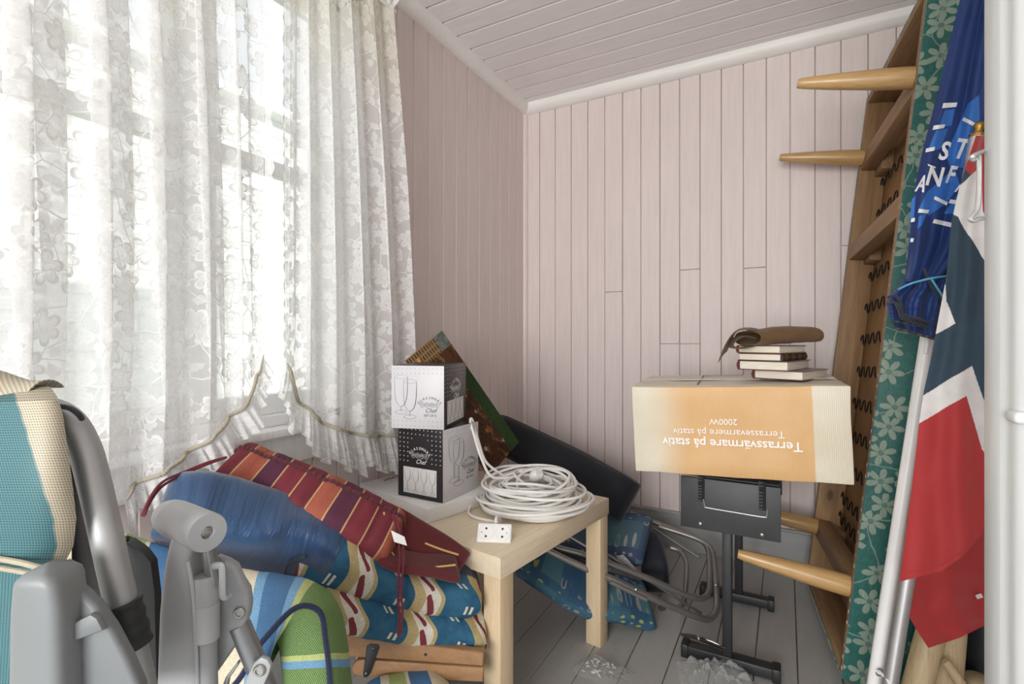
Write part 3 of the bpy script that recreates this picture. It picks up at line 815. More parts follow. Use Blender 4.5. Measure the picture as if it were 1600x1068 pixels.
b = NB(); tube(b, smooth([pxp(1099, 779), pxp(1101, 790), pxp(1106, 793), pxp(1150, 800.5), pxp(1193, 807.5), pxp(1198, 805), pxp(1199, 795)], 5), .0028, 8); obj('wire_bracket', b, zinc, st)
slot_m = plain('black_slot', (.006, .006, .006), .8)
for (u0, u1, v0, v1) in ((1091, 1101, 744, 782), (1186, 1197, 752, 796)):
    p, q = pxp(u0, v1), pxp(u1, v0); b = NB()
    bx(b, p.x, q.x, YP-.001, YP+.0005, p.z, q.z, 0); obj('slot', b, slot_m, st)
    b = NB(); bx(b, p.x-.0012, p.x, YP-.0022, YP, p.z, q.z, 0)
    for i in range(9):
        z = lerp(p.z, q.z, (i+.5)/9)
        if i in (6,): continue
        bx(b, p.x-.001, lerp(p.x, q.x, .55), YP-.0022, YP, z-.0022, z+.0012, .0004, 1)
    obj('notched_rack', b, grey_steel, st)
for (u, v) in ((1094, 818), (1190.5, 835.5)):
    b = NB(); p = pxp(u, v); lathe(b, [(.0055, 0), (.0055, .0012), (.004, .0026), (0, .003)], axis(p+Vector((0, .0008, 0)), (0, -1, 0)), 16); obj('rivet', b, zinc, st)
# ------------------------------------------------------------------ heater carton
BL, BR = W(993, 738, 1.49), W(1336, 761, 1.262)
hx = (BR-BL); hl = hx.length; hy = Vector((-hx.y, hx.x, .018)); HMx = frame(BL, hx, hy)
HH = (W(988, 604, 1.49)-BL).length
hb = thing('heater_carton', 'large cream and orange terrace heater carton lying upside down on the black stand', 'box', BL, HMx.to_3x3())
g = G('printed_carton_front'); co = g.coord(); sp = g.node('ShaderNodeSeparateXYZ'); g.link(co, sp.inputs[0])
fx = g.math('DIVIDE', sp.outputs[0], hl); nz = g.noise(co, 9, 3)
f1 = g.step(g.math('ADD', fx, g.math('MULTIPLY', g.math('SUBTRACT', nz, .5), .06)), .07, .30)
f2 = g.math('SUBTRACT', 1, g.step(g.math('SUBTRACT', fx, g.math('MULTIPLY', sp.outputs[2], -.0)), .842, .85))
ff = g.math('MULTIPLY', f1, f2)
cream = g.mix(g.step(g.noise(co, 5, 3), .3, .7), S(218, 211, 192), S(206, 197, 174))
oc = g.mix(ff, cream, g.mix(g.step(nz, .3, .7), S(206, 164, 110), S(212, 173, 122)))
wv = g.math('SINE', g.math('MULTIPLY', sp.outputs[0], 1400))
carton_front = g.end(g.bsdf(oc, .5, 0, g.math('ADD', g.math('MULTIPLY', wv, .3), g.noise(co, 18, 3)), .25, .0015))
carton_side = plain('cream_carton', S(222, 214, 196), .5, var=.05, scale=7, bump=.35, bscale=16, bdist=.003)
b = NB(); bx(b, 0, hl, 0, .34, .004, HH, .004, 2)
t_ = b
bmesh.ops.subdivide_edges(b, edges=[e for e in b.edges if e.calc_length() > .1], cuts=7, use_grid_fill=True)
for v in b.verts: v.co += Vector((noise.noise(v.co*9), noise.noise(v.co*9+Vector((5, 0, 0))), noise.noise(v.co*9+Vector((0, 5, 0)))))*.0035
for f in b.faces: f.material_index = 0 if f.calc_center_median().y < .006 else 1
obj('carton', b, [carton_front, carton_side], hb, local=True)
tape_clear = plain('clear_parcel_tape', (.66, .62, .54), .15, var=.04, bump=.25, bscale=30)
b = NB(); bx(b, .012, hl-.01, .15, .20, HH+.0022, HH+.003); obj('tape', b, tape_clear, hb, local=True)
b = NB()
for a in ((.0, .03, HH-.004), ): pass
prism(b, [(hl*.33, .03), (hl*.336, .03), (hl*.336, .295), (hl*.55, .295), (hl*.55, .30), (hl*.33, .30)], HH+.0022, HH+.0028); obj('black_line_print', b, plain('dark_print', (.08, .07, .07), .5), hb, local=True)
b = NB()
def face_text(s, cx, cz, width, off):
    t = text_bm(s, .03, offset=off)
    xs = [v.co.x for v in t.verts]; k = width/(max(xs)-min(xs))
    t.transform(Matrix.Scale(k, 4)); 
    merge(b, t, frame((cx*hl, -.0042, cz*HH), (-1, 0, 0), (0, 0, -1)))
face_text('Terrassvärmare på stativ', .475, .385, .645*hl, .0005); face_text('Terrassevarmere på stativ', .467, .505, .515*hl, .0001); face_text('2000W', .453, .625, .13*hl, .0001)
obj('lettering', b, plain('white_carton_print', (.86, .84, .80), .5, var=.02), hb, local=True)
# ------------------------------------------------------------------ books
def zt(u): return lerp(.8085, .834, (u-988)/340)+.004
el = LD(.745, .667, 0).normalized()
page_m = G('book_pages'); co = page_m.coord(); pn = page_m.noise(page_m.mapping(co, (1, 1, 60)), 18, 2)
page_m = page_m.end(page_m.bsdf(page_m.mix(page_m.step(pn, .3, .7), S(214, 205, 186), S(238, 232, 218)), .8, 0, pn, .4, .0006))
def book(label, u, z0, ll, sl, th, cover, spine_side, rot, spine_m=None, rounded=True, overh=.003):
    c = W(u, 600, 1.372); c.z = z0
    e = Matrix.Rotation(rot, 3, 'Z') @ el; s_ = Vector((-e.y, e.x, 0))
    M = frame(c, e, s_)       # x along the long side, y along the short side, seen corner at the origin
    r = thing('book', label, 'book', c, M.to_3x3(), group='books on the heater carton')
    ct = .0022
    b = NB(); bx(b, overh, ll-overh, overh if spine_side == 'far' else .006, sl-.004 if spine_side == 'far' else sl-overh, ct, th-ct, .0008, 1); obj('page_block', b, page_m, r, local=True)
    b = NB(); bx(b, 0, ll, 0, sl, 0, ct, .0007, 2); bx(b, 0, ll, 0, sl, th-ct, th, .0007, 2); obj('cover', b, cover, r, local=True)
    b = NB(); y0, sg = (sl, 1) if spine_side == 'far' else (0, -1)
    pr = [(y0-sg*.003, 0)]+[(y0+sg*.004*math.sin(PI*i/8), th*i/8) for i in range(9)]+[(y0-sg*.003, th)]
    prism(b, pr, 0, ll, Matrix(((0, 0, 1, 0), (1, 0, 0, 0), (0, 1, 0, 0), (0, 0, 0, 1)))); bmesh.ops.recalc_face_normals(b, faces=b.faces)
    obj('spine', b, spine_m or cover, r, local=True)
    return r
dred = cloth('dark_red_book_cloth', S(96, 30, 28), rough=.6)
grn_b = cloth('grey_green_book_cloth', S(70, 66, 58), rough=.6)
brn = G('brown_patterned_spine'); co = brn.coord(); sp = brn.node('ShaderNodeSeparateXYZ'); brn.link(co, sp.inputs[0])
dia = brn.math('ADD', brn.math('ABSOLUTE', brn.math('SUBTRACT', brn.math('FRACT', brn.math('MULTIPLY', sp.outputs[0], 20)), .5)), brn.math('ABSOLUTE', brn.math('MULTIPLY', brn.math('SUBTRACT', sp.outputs[2], .011), 30)))
brn = brn.end(brn.bsdf(brn.ramp(dia, [(0, S(40, 30, 22)), (.14, S(150, 122, 82)), (.22, S(58, 44, 30)), (.34, S(112, 88, 58)), (.42, S(48, 36, 26))], 'CONSTANT'), .6))
zb = zt(1235)+.005
book('thick dark red book at the bottom of the stack on the heater carton', 1255.4, zb, .215, .135, .026, dred, 'far', 0, overh=.004)
book('thick book second from the bottom of the stack, rounded dark red spine', 1232, zb+.0263, .205, .135, .027, dred, 'far', .05, overh=.004)
book('book with brown patterned spine, third from the bottom of the stack', 1222, zb+.0536, .185, .12, .021, cloth('brown_book_cloth', S(72, 54, 38), rough=.6), 'near', .0, brn)
book('red covered book on top of the stack, under the suede pouch', 1219, zb+.0749, .18, .12, .022, cloth('brick_red_book_cloth', S(122, 54, 44), rough=.6), 'far', -.04)
# ------------------------------------------------------------------ suede pouch
suede = cloth('brown_suede', S(122, 92, 56), S(106, 78, 46), scale=260, var=.1, bump=.25, sheen=.1)
zp = zb+.0985
po = thing('suede_pouch', 'rolled brown suede pouch with a drooping flap on top of the book stack', 'pouch', LD(.83, 1.45, zp))
pa0 = W(1168, 530, 1.41); pa1 = W(1276, 524, 1.50); pd = (pa1-pa0).normalized(); ps = pd.cross(UP).normalized()   # ps towards the viewer
def pouch(s, t):
    a = 2*PI*t
    p = pa0.lerp(pa1, s); e = .03+.97*min(1, math.sqrt(max(0, 1-(max(0, s-.86)/.14)**2))) if s > .86 else 1
    hw, hh = .046*(1-.1*s)*e, .0185*e*(1+.25*math.sin(PI*s))
    c = math.copysign(abs(math.cos(a))**.8, math.cos(a)); sn = math.copysign(abs(math.sin(a))**.9, math.sin(a))
    q = p + ps*hw*c + UP*(hh*sn)
    q += UP*.0022*noise.noise(q*28) + ps*.002*noise.noise(q*22+Vector((3, 0, 0)))
    q.z = max(q.z + (hh - .0165) + .001, zp+.001); return q
b = NB(); sheet(b, pouch, 40, 36); bmesh.ops.remove_doubles(b, verts=b.verts, dist=.0004); solidify(b, -.0022); obj('roll', b, suede, po)
fl = smooth([W(1196, 521, 1.395), W(1176, 516.5, 1.385), W(1156, 516.5, 1.38), W(1142, 526, 1.375), W(1131, 545, 1.37), W(1123, 566, 1.365)], 8)
fb = smooth([W(1196, 521, 1.46), W(1180, 514.5, 1.47), W(1162, 514.5, 1.47), W(1150, 520, 1.465), W(1143, 533, 1.455), W(1136, 549, 1.44)], 8)
b = NB(); n_ = len(fl)-1
sheet(b, lambda s, t: fl[int(round(s*n_))].lerp(fb[int(round(s*n_))], t) + UP*(.004*math.sin(PI*t)), n_, 10); solidify(b, .0022); obj('flap', b, suede, po)
lo_in = smooth([W(1180, 541, 1.40), W(1160, 545, 1.39), W(1146, 540, 1.385), W(1152, 530, 1.39), W(1168, 524, 1.40), W(1182, 528, 1.41)], 6)
b = NB(); n2_ = len(lo_in)-1
sheet(b, lambda s, t: lo_in[int(round(s*n2_))] + FW*(.05*t), n2_, 6); solidify(b, .002); obj('inner_fold', b, suede, po)
# ------------------------------------------------------------------ daybed standing on its end
pine = wood('old_pine', S(128, 98, 66), S(164, 130, 92), 2, 16, .6, knots=True, bump=.2)
pine_w = wood('old_pine_cross', S(126, 96, 66), S(160, 128, 92), 1, 16, .6, bump=.2)
turned = wood('varnished_turned_pine', S(170, 132, 82), S(200, 164, 112), 0, 20, .3, bump=.08)
fibre = plain('brown_fibre_board', S(138, 104, 62), .9, var=.15, scale=8, bump=.4, bscale=90)
spring_m = plain('black_spring_steel', (.012, .012, .012), .4, .5)
O_ = Vector((.067, 2.225, .008)); Lx = Vector((.203, .12, 1.82)).normalized(); Wx0 = Vector((.056, -.647, 0))
Wx = (Wx0 - Lx*Wx0.dot(Lx)).normalized(); Tx = Wx.cross(Lx)
if Tx.x < 0: Tx = -Tx
DBW, DBL, DBT = .655, 1.86, .20
# local axes: x = Tx (thickness), y = Wx (far to near), z = Lx ; keep right-handed
DM = Matrix((Tx, Wx, Lx)).transposed()
if DM.determinant() < 0: DM = Matrix((Tx, -Wx, Lx)).transposed(); YS = -1
else: YS = 1
lowz = min((DM @ Vector((t, YS*w_, 0))).z for t in (0, DBT) for w_ in (0, DBW)); O_.z = .004 - lowz
db = thing('daybed', 'green floral upholstered daybed frame stood on end against the right wall, wooden legs pointing out', 'daybed', O_, DM)
def dbx(b, t0, t1, w0, w1, l0, l1, bev=.002, mi=0):
    y0, y1 = sorted((YS*w0, YS*w1)); bx(b, t0, t1, y0, y1, l0, l1, bev, 2, mi=mi)
b = NB(); dbx(b, 0, .085, .004, .028, .004, DBL-.004); obj('side_rail', b, pine, db, local=True)
b = NB(); dbx(b, 0, .085, DBW-.028, DBW-.004, .004, DBL-.004); obj('side_rail', b, pine, db, local=True)
b = NB(); dbx(b, 0, .085, .0285, DBW-.0285, .006, .03); obj('end_rail', b, pine_w, db, local=True)
b = NB(); dbx(b, 0, .085, .0285, DBW-.0285, DBL-.03, DBL-.006); obj('end_rail', b, pine_w, db, local=True)
b = NB(); dbx(b, .0855, .0915, .0, DBW, .0, DBL); obj('fibre_board', b, fibre, db, local=True)
# cross rails with a lapped foot block
for l0, tall in ((.22, 1), (1.262, 0), (1.602, 1)):
    b = NB(); dbx(b, .004, .05, .029, DBW-.029, l0-.03, l0+.03); cr_ = obj('cross_rail', b, pine_w, db, local=True)
    b = NB(); dbx(b, .0505, .085, .029, .12, l0-.045 if not tall else l0-.055, l0+.02); obj('foot_block', b, pine_w, cr_, local=True); b = NB(); dbx(b, .0505, .085, DBW-.12, DBW-.029, l0-.045, l0+.02); obj('foot_block', b, pine_w, cr_, local=True)
for l0 in (.225, 1.612):
    for w_ in (.055, DBW-.04):
        b = NB(); lathe(b, [(.0, -.0), (.028, .0), (.0285, .02), (.0275, .08), (.022, .18), (.0155, .262), (.0135, .276), (.0125, .28), (0, .281)], axis((.0035, YS*w_, l0), (-1, 0, .03)), 24); obj('leg', b, turned, db, local=True)
k = 0
for i in range(15):
    l0 = .12 + i*.116
    if min(abs(l0-x) for x in (.22, 1.262, 1.602)) < .03: l0 += .045
    P = [Vector((.070, YS*(.045+.565*j/120), l0 + .019*math.copysign(abs(math.sin(2*PI*j/120*8))**.6, math.sin(2*PI*j/120*8)))) for j in range(121)]
    b = NB(); tube(b, P, .0022, 6); obj('spring', b, spring_m, db, local=True)
# upholstery shell: sides, ends and back
def damask(name):
    g = G(name); co = g.coord(); sp = g.node('ShaderNodeSeparateXYZ'); g.link(co, sp.inputs[0])
    cb_ = g.node('ShaderNodeCombineXYZ'); g.link(g.math('ADD', sp.outputs[0], g.math('MULTIPLY', sp.outputs[1], .9)), cb_.inputs[0]); g.link(sp.outputs[2], cb_.inputs[1])
    v = cb_.outputs[0]
    def fl(sc, rnd, pet, rad, seed):
        vv = g.vmath('ADD', v, (seed, seed*.7, 0)); vo = g.node('ShaderNodeTexVoronoi', voronoi_dimensions='2D'); g.link(vv, vo.inputs['Vector']); vo.inputs['Scale'].default_value = sc; vo.inputs['Randomness'].default_value = rnd
        d = g.vmath('SUBTRACT', g.vmath('MULTIPLY', vo.outputs['Position'], (1, 1, 0)), vv); s2 = g.node('ShaderNodeSeparateXYZ'); g.link(d, s2.inputs[0])
        rs = g.node('ShaderNodeSeparateColor'); g.link(vo.outputs['Color'], rs.inputs[0])
        a = g.math('ADD', g.math('ARCTAN2', s2.outputs[1], s2.outputs[0]), g.math('MULTIPLY', rs.outputs[0], 6.28))
        p = g.math('POWER', g.math('ABSOLUTE', g.math('SINE', g.math('MULTIPLY', a, pet/2))), .75)
        q = g.math('DIVIDE', vo.outputs['Distance'], g.math('MULTIPLY', g.math('ADD', .12, g.math('MULTIPLY', p, .9)), rad))
        m = g.math('SUBTRACT', 1, g.step(q, .92, 1.0)); vein = g.math('SUBTRACT', 1, g.math('MULTIPLY', g.math('SUBTRACT', 1, g.step(p, .93, .97)), 0))
        ring = g.math('MULTIPLY', g.step(vo.outputs['Distance'], rad*.18, rad*.22), 1)
        return g.math('MULTIPLY', m, g.math('ADD', .35, g.math('MULTIPLY', ring, .65))), rs.outputs[1]
    f1, r1 = fl(15.5, .7, 6, .54, 0); 
    keep = g.step(r1, .14, .16)
    ve = g.node('ShaderNodeTexVoronoi', voronoi_dimensions='2D', feature='DISTANCE_TO_EDGE'); wob = g.node('ShaderNodeTexNoise'); g.link(v, wob.inputs['Vector']); wob.inputs['Scale'].default_value = 10
    sc2 = g.node('ShaderNodeVectorMath', operation='SCALE'); g.link(wob.outputs['Color'], sc2.inputs[0]); sc2.inputs['Scale'].default_value = .05
    g.link(g.vmath('ADD', v, sc2.outputs[0]), ve.inputs['Vector']); ve.inputs['Scale'].default_value = 7
    vine = g.math('SUBTRACT', 1, g.step(ve.outputs['Distance'], .008, .015))
    weave = g.noise(g.mapping(co, (1, 1, .25)), 420, 2)
    m = g.math('MAXIMUM', g.math('MULTIPLY', f1, keep), g.math('MULTIPLY', vine, .7))
    m = g.math('MULTIPLY', m, g.math('ADD', .55, g.math('MULTIPLY', weave, .6)), clamp=True)
    col = g.mix(m, g.mix(g.step(weave, .3, .7), S(14, 78, 72), S(24, 98, 90)), S(134, 150, 134))
    return g.end(g.bsdf(col, .55, 0, g.math('ADD', weave, m), .3, .0008, **{'Sheen Weight': .25}))
damask_m = damask('green_floral_damask')
b = NB()
dbx(b, .0, DBT, DBW-.003, DBW+.006, -.002, DBL+.004, .003); dbx(b, .0, DBT, -.006, .003, -.002, DBL+.004, .003)
dbx(b, .0, DBT, -.004, DBW+.004, -.004, .005, .003); dbx(b, .0, DBT, -.004, DBW+.004, DBL-.005, DBL+.005, .003); dbx(b, .092, DBT+.006, -.006, DBW+.006, -.004, DBL+.005, .02)
obj('upholstery', b, damask_m, db, local=True)
b = NB(); rs_ = random.Random(4)
for i in range(60):
    l0 = .02+i*.03; M = Matrix.Translation((-.0005, YS*(DBW-.006-rs_.uniform(0, .004)), l0)) @ Matrix.Rotation(rs_.uniform(-.5, .5), 4, 'X')
    box(b, (.0012, .0012, .009), M)
obj('staples', b, zinc, db, local=True)['kind'] = 'stuff'
# ------------------------------------------------------------------ banner, flag, poles
def edge_fn(L, R): return lambda v: (interp(L, v), interp(R, v))
class Cloth:
    """hanging cloth: left/right outline in the viewing plane at depth D, with folds in depth"""
    def __init__(s, L, R, v0, v1, D, amp, nf, seed, bot=None, vflow=.0):
        s.L = [(v, u) for u, v in L]; s.R = [(v, u) for u, v in R]; s.v0, s.v1, s.D, s.amp, s.nf, s.seed, s.bot, s.vflow = v0, v1, D, amp, nf, seed, bot, vflow
    def px(s, a, b):
        v = lerp(s.v0, s.v1, b); l, r = interp(s.L, v), interp(s.R, v); u = lerp(l, r, a)
        if s.bot:   # bottom edge rising to the side
            v += b**3*(s.bot(u)-s.v1)
        return u, v
    def __call__(s, a, b):
        u, v = s.px(a, b)
        ph = a*s.nf*2*PI + s.seed + 1.1*math.sin(b*3+s.seed) + s.vflow*b
        d = s.D(a, b) if callable(s.D) else s.D
        d += s.amp*(.5+.5*b if True else 1)*(math.sin(ph)+.4*math.sin(2.3*ph+1)) + .004*noise.noise(Vector((a*4, b*9, s.seed)))
        return W(u, v, d)
    def at_px(s, u, v, off=.0015):
        b = min(1, max(0, (v-s.v0)/(s.v1-s.v0))); l, r = interp(s.L, v), interp(s.R, v); a = (u-l)/(r-l)
        p = s(a, b); return p + (EYE-p).normalized()*off
def drape(bm, polys, cl, off=.0016, step=3.):
    """lay flat shapes given in the viewing plane onto the cloth (polygons as meshes)"""
    for t in polys:
        bmesh.ops.triangulate(t, faces=t.faces)
        for it in range(3):
            if max(e.calc_length() for e in t.edges) < step: break
            bmesh.ops.subdivide_edges(t, edges=list(t.edges), cuts=1, use_grid_fill=True)
            bmesh.ops.triangulate(t, faces=t.faces)
        for v in t.verts: v.co = cl.at_px(v.co.x, v.co.y, off)
        merge(bm, t)
def quad2(pts):
    t = NB(); t.faces.new([t.verts.new((x, y, 0)) for x, y in pts]); return t
banner_m = cloth('royal_blue_banner_cloth', S(18, 56, 122), S(13, 44, 102), scale=900, rough=.6, bump=.1, sheen=.1)
banner_l = cloth('light_blue_banner_print', S(44, 108, 190), rough=.6, bump=.1, sheen=.1)
banner_w = cloth('white_banner_print', (.8, .82, .84), rough=.6, bump=.05)
banner_k = cloth('black_binding', (.02, .024, .035), rough=.7)
fl_pole = W(1447, 545, 1.10)
bn = thing('banner', 'furled blue banner with white letters, tied with a light blue cord beside the green daybed', 'banner', LD(.86, 1.1, .55))
bc = Cloth([(1512, -40), (1500, 0), (1470, 130), (1441, 240), (1426, 310), (1421, 370), (1418, 410), (1414, 440)], [(1590, -40), (1580, 100), (1565, 300), (1540, 380), (1502, 420), (1480, 440)], -40, 440, lambda a, b: 1.12-.05*a, .008, 2.2, 1.2, vflow=2.5)
b = NB(); sheet(b, lambda a, c: bc(a, c), 80, 110); solidify(b, .002); obj('banner_cloth', b, banner_m, bn)
# flared tail below the cord
bt = Cloth([(1411, 436), (1405, 448), (1390, 462), (1386, 475), (1392, 495), (1398, 515)], [(1481, 436), (1478, 450), (1472, 470), (1470, 490), (1466, 528)], 436, 515, lambda a, c: 1.125-.05*a, .012, 2.6, 4.0, bot=lambda u: 512+(u-1398)*.28)
b = NB(); sheet(b, lambda a, c: bt(a, c), 70, 40); solidify(b, .002); obj('banner_tail', b, banner_m, bn)
b = NB()
for pts in ([bt(i/40, 1.) for i in range(41)], [bt(i/40, .86) for i in range(26)], [W(1388, 464, 1.11), W(1400, 462, 1.095), W(1408, 476, 1.09), W(1412, 492, 1.09), W(1440, 500, 1.085), W(1464, 512, 1.08)], [W(1388, 474, 1.11), W(1398, 472, 1.095), W(1405, 484, 1.09), W(1410, 497, 1.09), W(1438, 507, 1.085), W(1462, 520, 1.08)], [W(1444, 420, 1.085), W(1452, 440, 1.075), W(1464, 460, 1.07), W(1474, 474, 1.07)]):
    b = NB(); P = [p + (EYE-p).normalized()*.003 for p in pts]; tube(b, smooth(P, 3), .0048, 8, flat=.5); obj('binding', b, banner_k, bn)
# printed light blue fields, white bars and letters
b = NB(); drape(b, [quad2(p) for p in ([(1476, 172), (1492, 170), (1487, 196), (1466, 200)], [(1463, 203), (1481, 201), (1470, 232), (1448, 238)], [(1512, 162), (1530, 148), (1531, 200), (1506, 262), (1484, 262), (1478, 240), (1496, 200)], [(1448, 300), (1492, 262), (1500, 290), (1478, 318), (1452, 336), (1434, 330)], [(1486, 318), (1508, 288), (1500, 312), (1496, 334), (1474, 334)], [(1424, 312), (1431, 305), (1428, 345), (1422, 345)], [(1436, 338), (1450, 330), (1440, 352), (1433, 358)])], bc, .0042); obj('light_blue_print', b, banner_l, bn)
b = NB()
bars = ([(1474, 161), (1496, 160), (1494, 167), (1472, 169)], [(1459, 196), (1477, 194), (1475, 200), (1457, 203)], [(1506, 183), (1532, 196), (1531, 202), (1503, 188)], [(1447, 232), (1461, 229), (1460, 235), (1446, 238)], [(1449, 256), (1461, 260), (1463, 263), (1451, 259)], [(1461, 306), (1481, 316), (1479, 321), (1459, 311)], [(1485, 311), (1501, 314), (1500, 320), (1482, 317)], [(1460, 342), (1492, 349), (1491, 356), (1457, 348)], [(1436, 326), (1452, 328), (1450, 333), (1434, 332)], [(1424, 341), (1430, 340), (1429, 346), (1423, 347)], [(1423, 372), (1428, 372), (1427, 378), (1422, 378)])
drape(b, [quad2(p) for p in bars], bc, .0052)
for s_, u, v, sz, rot, sx_ in (('S', 1476, 237, 40, -.30, .8), ('T', 1502, 234, 44, -.42, .8), ('A', 1440, 288, 36, -.45, .55), ('N', 1461, 277, 42, -.22, .8), ('F', 1486, 274, 38, -.42, .7), ('A', 1503, 290, 32, -.7, .6)):
    t = text_bm(s_, sz, extrude=0, offset=1.1)
    M = Matrix.Translation((u, v, 0)) @ Matrix.Rotation(-rot*.0+.12, 4, 'Z') @ Matrix.Diagonal((sx_, -1, 1, 1)) @ Matrix(((1, -rot*.8, 0, 0), (0, 1, 0, 0), (0, 0, 1, 0), (0, 0, 0, 1)))
    t.transform(M); drape(b, [t], bc, .0056, 4)
obj('lettering', b, banner_w, bn)
b = NB(); P = [W(1404, 452, 1.10), W(1420, 444, 1.08), W(1440, 438, 1.07), W(1458, 434, 1.06), W(1480, 431, 1.06)]; tube(b, smooth(P, 5), .0022, 6); cyan = plain('light_blue_cord', S(90, 170, 205), .5); obj('tie_cord', b, cyan, bn); b = NB(); tube(b, smooth([W(1455, 435, 1.062), W(1462, 446, 1.06), W(1470, 458, 1.06), W(1478, 470, 1.06)], 5), .0022, 6); obj('tie_cord', b, cyan, bn)
pole_w = plain('white_pole_enamel', (.82, .82, .81), .3, var=.03, bump=.02)
alu = plain('brushed_aluminium_pole', (.68, .69, .70), .35, .85, var=.05, bump=.05)
def line_to(a, b_, z): k = (z-a.z)/(b_.z-a.z); return a + (b_-a)*k
pA, pB = W(1450, 520, 1.16), W(1367, 1060, 1.14); pf = line_to(pA, pB, .002); ptop = line_to(pA, pB, 1.78)
wp = thing('banner_pole', 'white pole leaning beside the daybed, carrying the blue banner', 'pole', pf)
b = NB(); tube(b, [pf, ptop], .0138, 20); obj('shaft', b, pole_w, wp)
b = NB(); pc0 = W(1444, 545, 1.085); tube(b, [W(1450, 526, 1.14), W(1446, 552, 1.14)], .0045, 10); obj('clip', b, pole_w, wp)
b = NB(); lathe(b, [(.0075, -.001), (.009, 0), (.0075, .001), (.006, 0), (.0075, -.001)], axis(W(1374, 1050, 1.123), -FW), 20, caps=False); ring_ = obj('eyelet', b, zinc, wp)
b = NB(); tube(b, smooth([W(1374, 1050, 1.105), W(1384, 1058, 1.09), W(1390, 1068, 1.08), W(1398, 1080, 1.09)], 5), .003, 8); obj('knotted_cord', b, cable_m, wp)
sA, sB = W(1527, 215, 1.06), W(1392, 1060, 1.09); sf = line_to(sA, sB, .002)
sp_ = thing('flag_pole', 'silver metal flagpole with a brass tipped top, behind the red, white and blue flag', 'pole', sf)
b = NB(); tube(b, [sf, sA], .0145, 20); obj('shaft', b, alu, sp_)
b = NB(); ax_ = (sA-sf).normalized(); lathe(b, [(.0150, 0), (.0152, .006), (.008, .010), (.007, .016), (.0095, .022), (.0095, .028), (.006, .033), (0, .035)], axis(sA, ax_), 20); obj('finial', b, plain('brass', S(176, 140, 72), .3, .9), sp_)
# flag
flag_r = cloth('red_flag_cloth', S(186, 48, 50), S(172, 42, 44), scale=1100, rough=.7, bump=.12, sheen=.3)
flag_w = cloth('white_flag_cloth', (.74, .72, .71), scale=1100, rough=.7, bump=.12)
flag_b = cloth('dark_blue_flag_cloth', S(42, 70, 88), S(36, 58, 76), scale=1100, rough=.7, bump=.12)
FL = thing('flag', 'furled red, white and dark blue flag hanging from the silver pole next to the door', 'flag', LD(.88, .98, .4))
Lf = [(1526, 212), (1500, 290), (1487, 345), (1479, 430), (1466, 500), (1455, 560), (1442, 620), (1435, 670), (1425, 760), (1413, 850), (1405, 908)]
Rf = [(1560, 212), (1572, 400), (1575, 600), (1578, 908)]
fc = Cloth(Lf, Rf, 212, 908, lambda a, c: 1.0-.05*a+.02*c, .008, 1.2, .6, bot=lambda u: interp([(1405, 908), (1472, 891), (1503, 869), (1534, 833), (1580, 800)], u))
def inpoly(x, y, P):
    c = False; j = len(P)-1
    for i in range(len(P)):
        if (P[i][1] > y) != (P[j][1] > y) and x < (P[j][0]-P[i][0])*(y-P[i][1])/(P[j][1]-P[i][1])+P[i][0]: c = not c
        j = i
    return c
def flagcol(u, v):
    if inpoly(u, v, [(1500, 205), (1590, 205), (1590, 420), (1536, 330), (1532, 262), (1518, 274), (1505, 262)]): return 0
    if inpoly(u, v, [(1518, 274), (1532, 262), (1590, 330), (1590, 470), (1533, 400), (1497, 339), (1480, 330), (1500, 290)]): return 1
    if inpoly(u, v, [(1450, 444), (1477, 444), (1478, 470), (1494, 505), (1464, 521), (1440, 520)]): return 1
    if v < 505: return 2
    if inpoly(u, v, [(1430, 616+14), (1443, 617), (1518, 571), (1535, 620), (1590, 760), (1590, 800), (1533, 700), (1509, 618), (1436, 661), (1425, 668)]): return 1
    up = 617-(u-1443)*.613
    if u > 1518 and v < 620+(u-1535)*2.4: return 2
    return 2 if v < up else 0
na, nb = 180, 430
b = NB(); sheet(b, lambda a, c: fc(a, c), na, nb)
b.faces.ensure_lookup_table()
for i in range(na):
    for j in range(nb): b.faces[i*nb+j].material_index = flagcol(*fc.px((i+.5)/na, (j+.5)/nb))
solidify(b, .0015); obj('flag_cloth', b, [flag_r, flag_w, flag_b], FL)
hb_ = NB(); tube(hb_, [fc(i/40, .985)+(EYE-fc(i/40, .985)).normalized()*.001 for i in range(41)], .0012, 6); obj('hem', hb_, flag_r, FL)
fk = Cloth([(1440, 780), (1420, 920), (1419, 960), (1436, 990), (1450, 1011)], [(1580, 780), (1580, 1011)], 780, 1011, lambda a, c: 1.12, .006, 1.2, 2.2, bot=lambda u: interp([(1450, 1011), (1500, 995), (1534, 978), (1580, 965)], u))
b = NB(); sheet(b, lambda a, c: fk(a, c), 60, 60); solidify(b, .0015); obj('flag_cloth', b, flag_r, FL, label='rear fold of the red flag cloth hanging lower')
b = NB(); M = frame(W(1530, 931, 1.10), RT-FW*.2+UP*.5, UP); box(b, (.012, .009, .0006), M); obj('care_label', b, flag_w, FL)
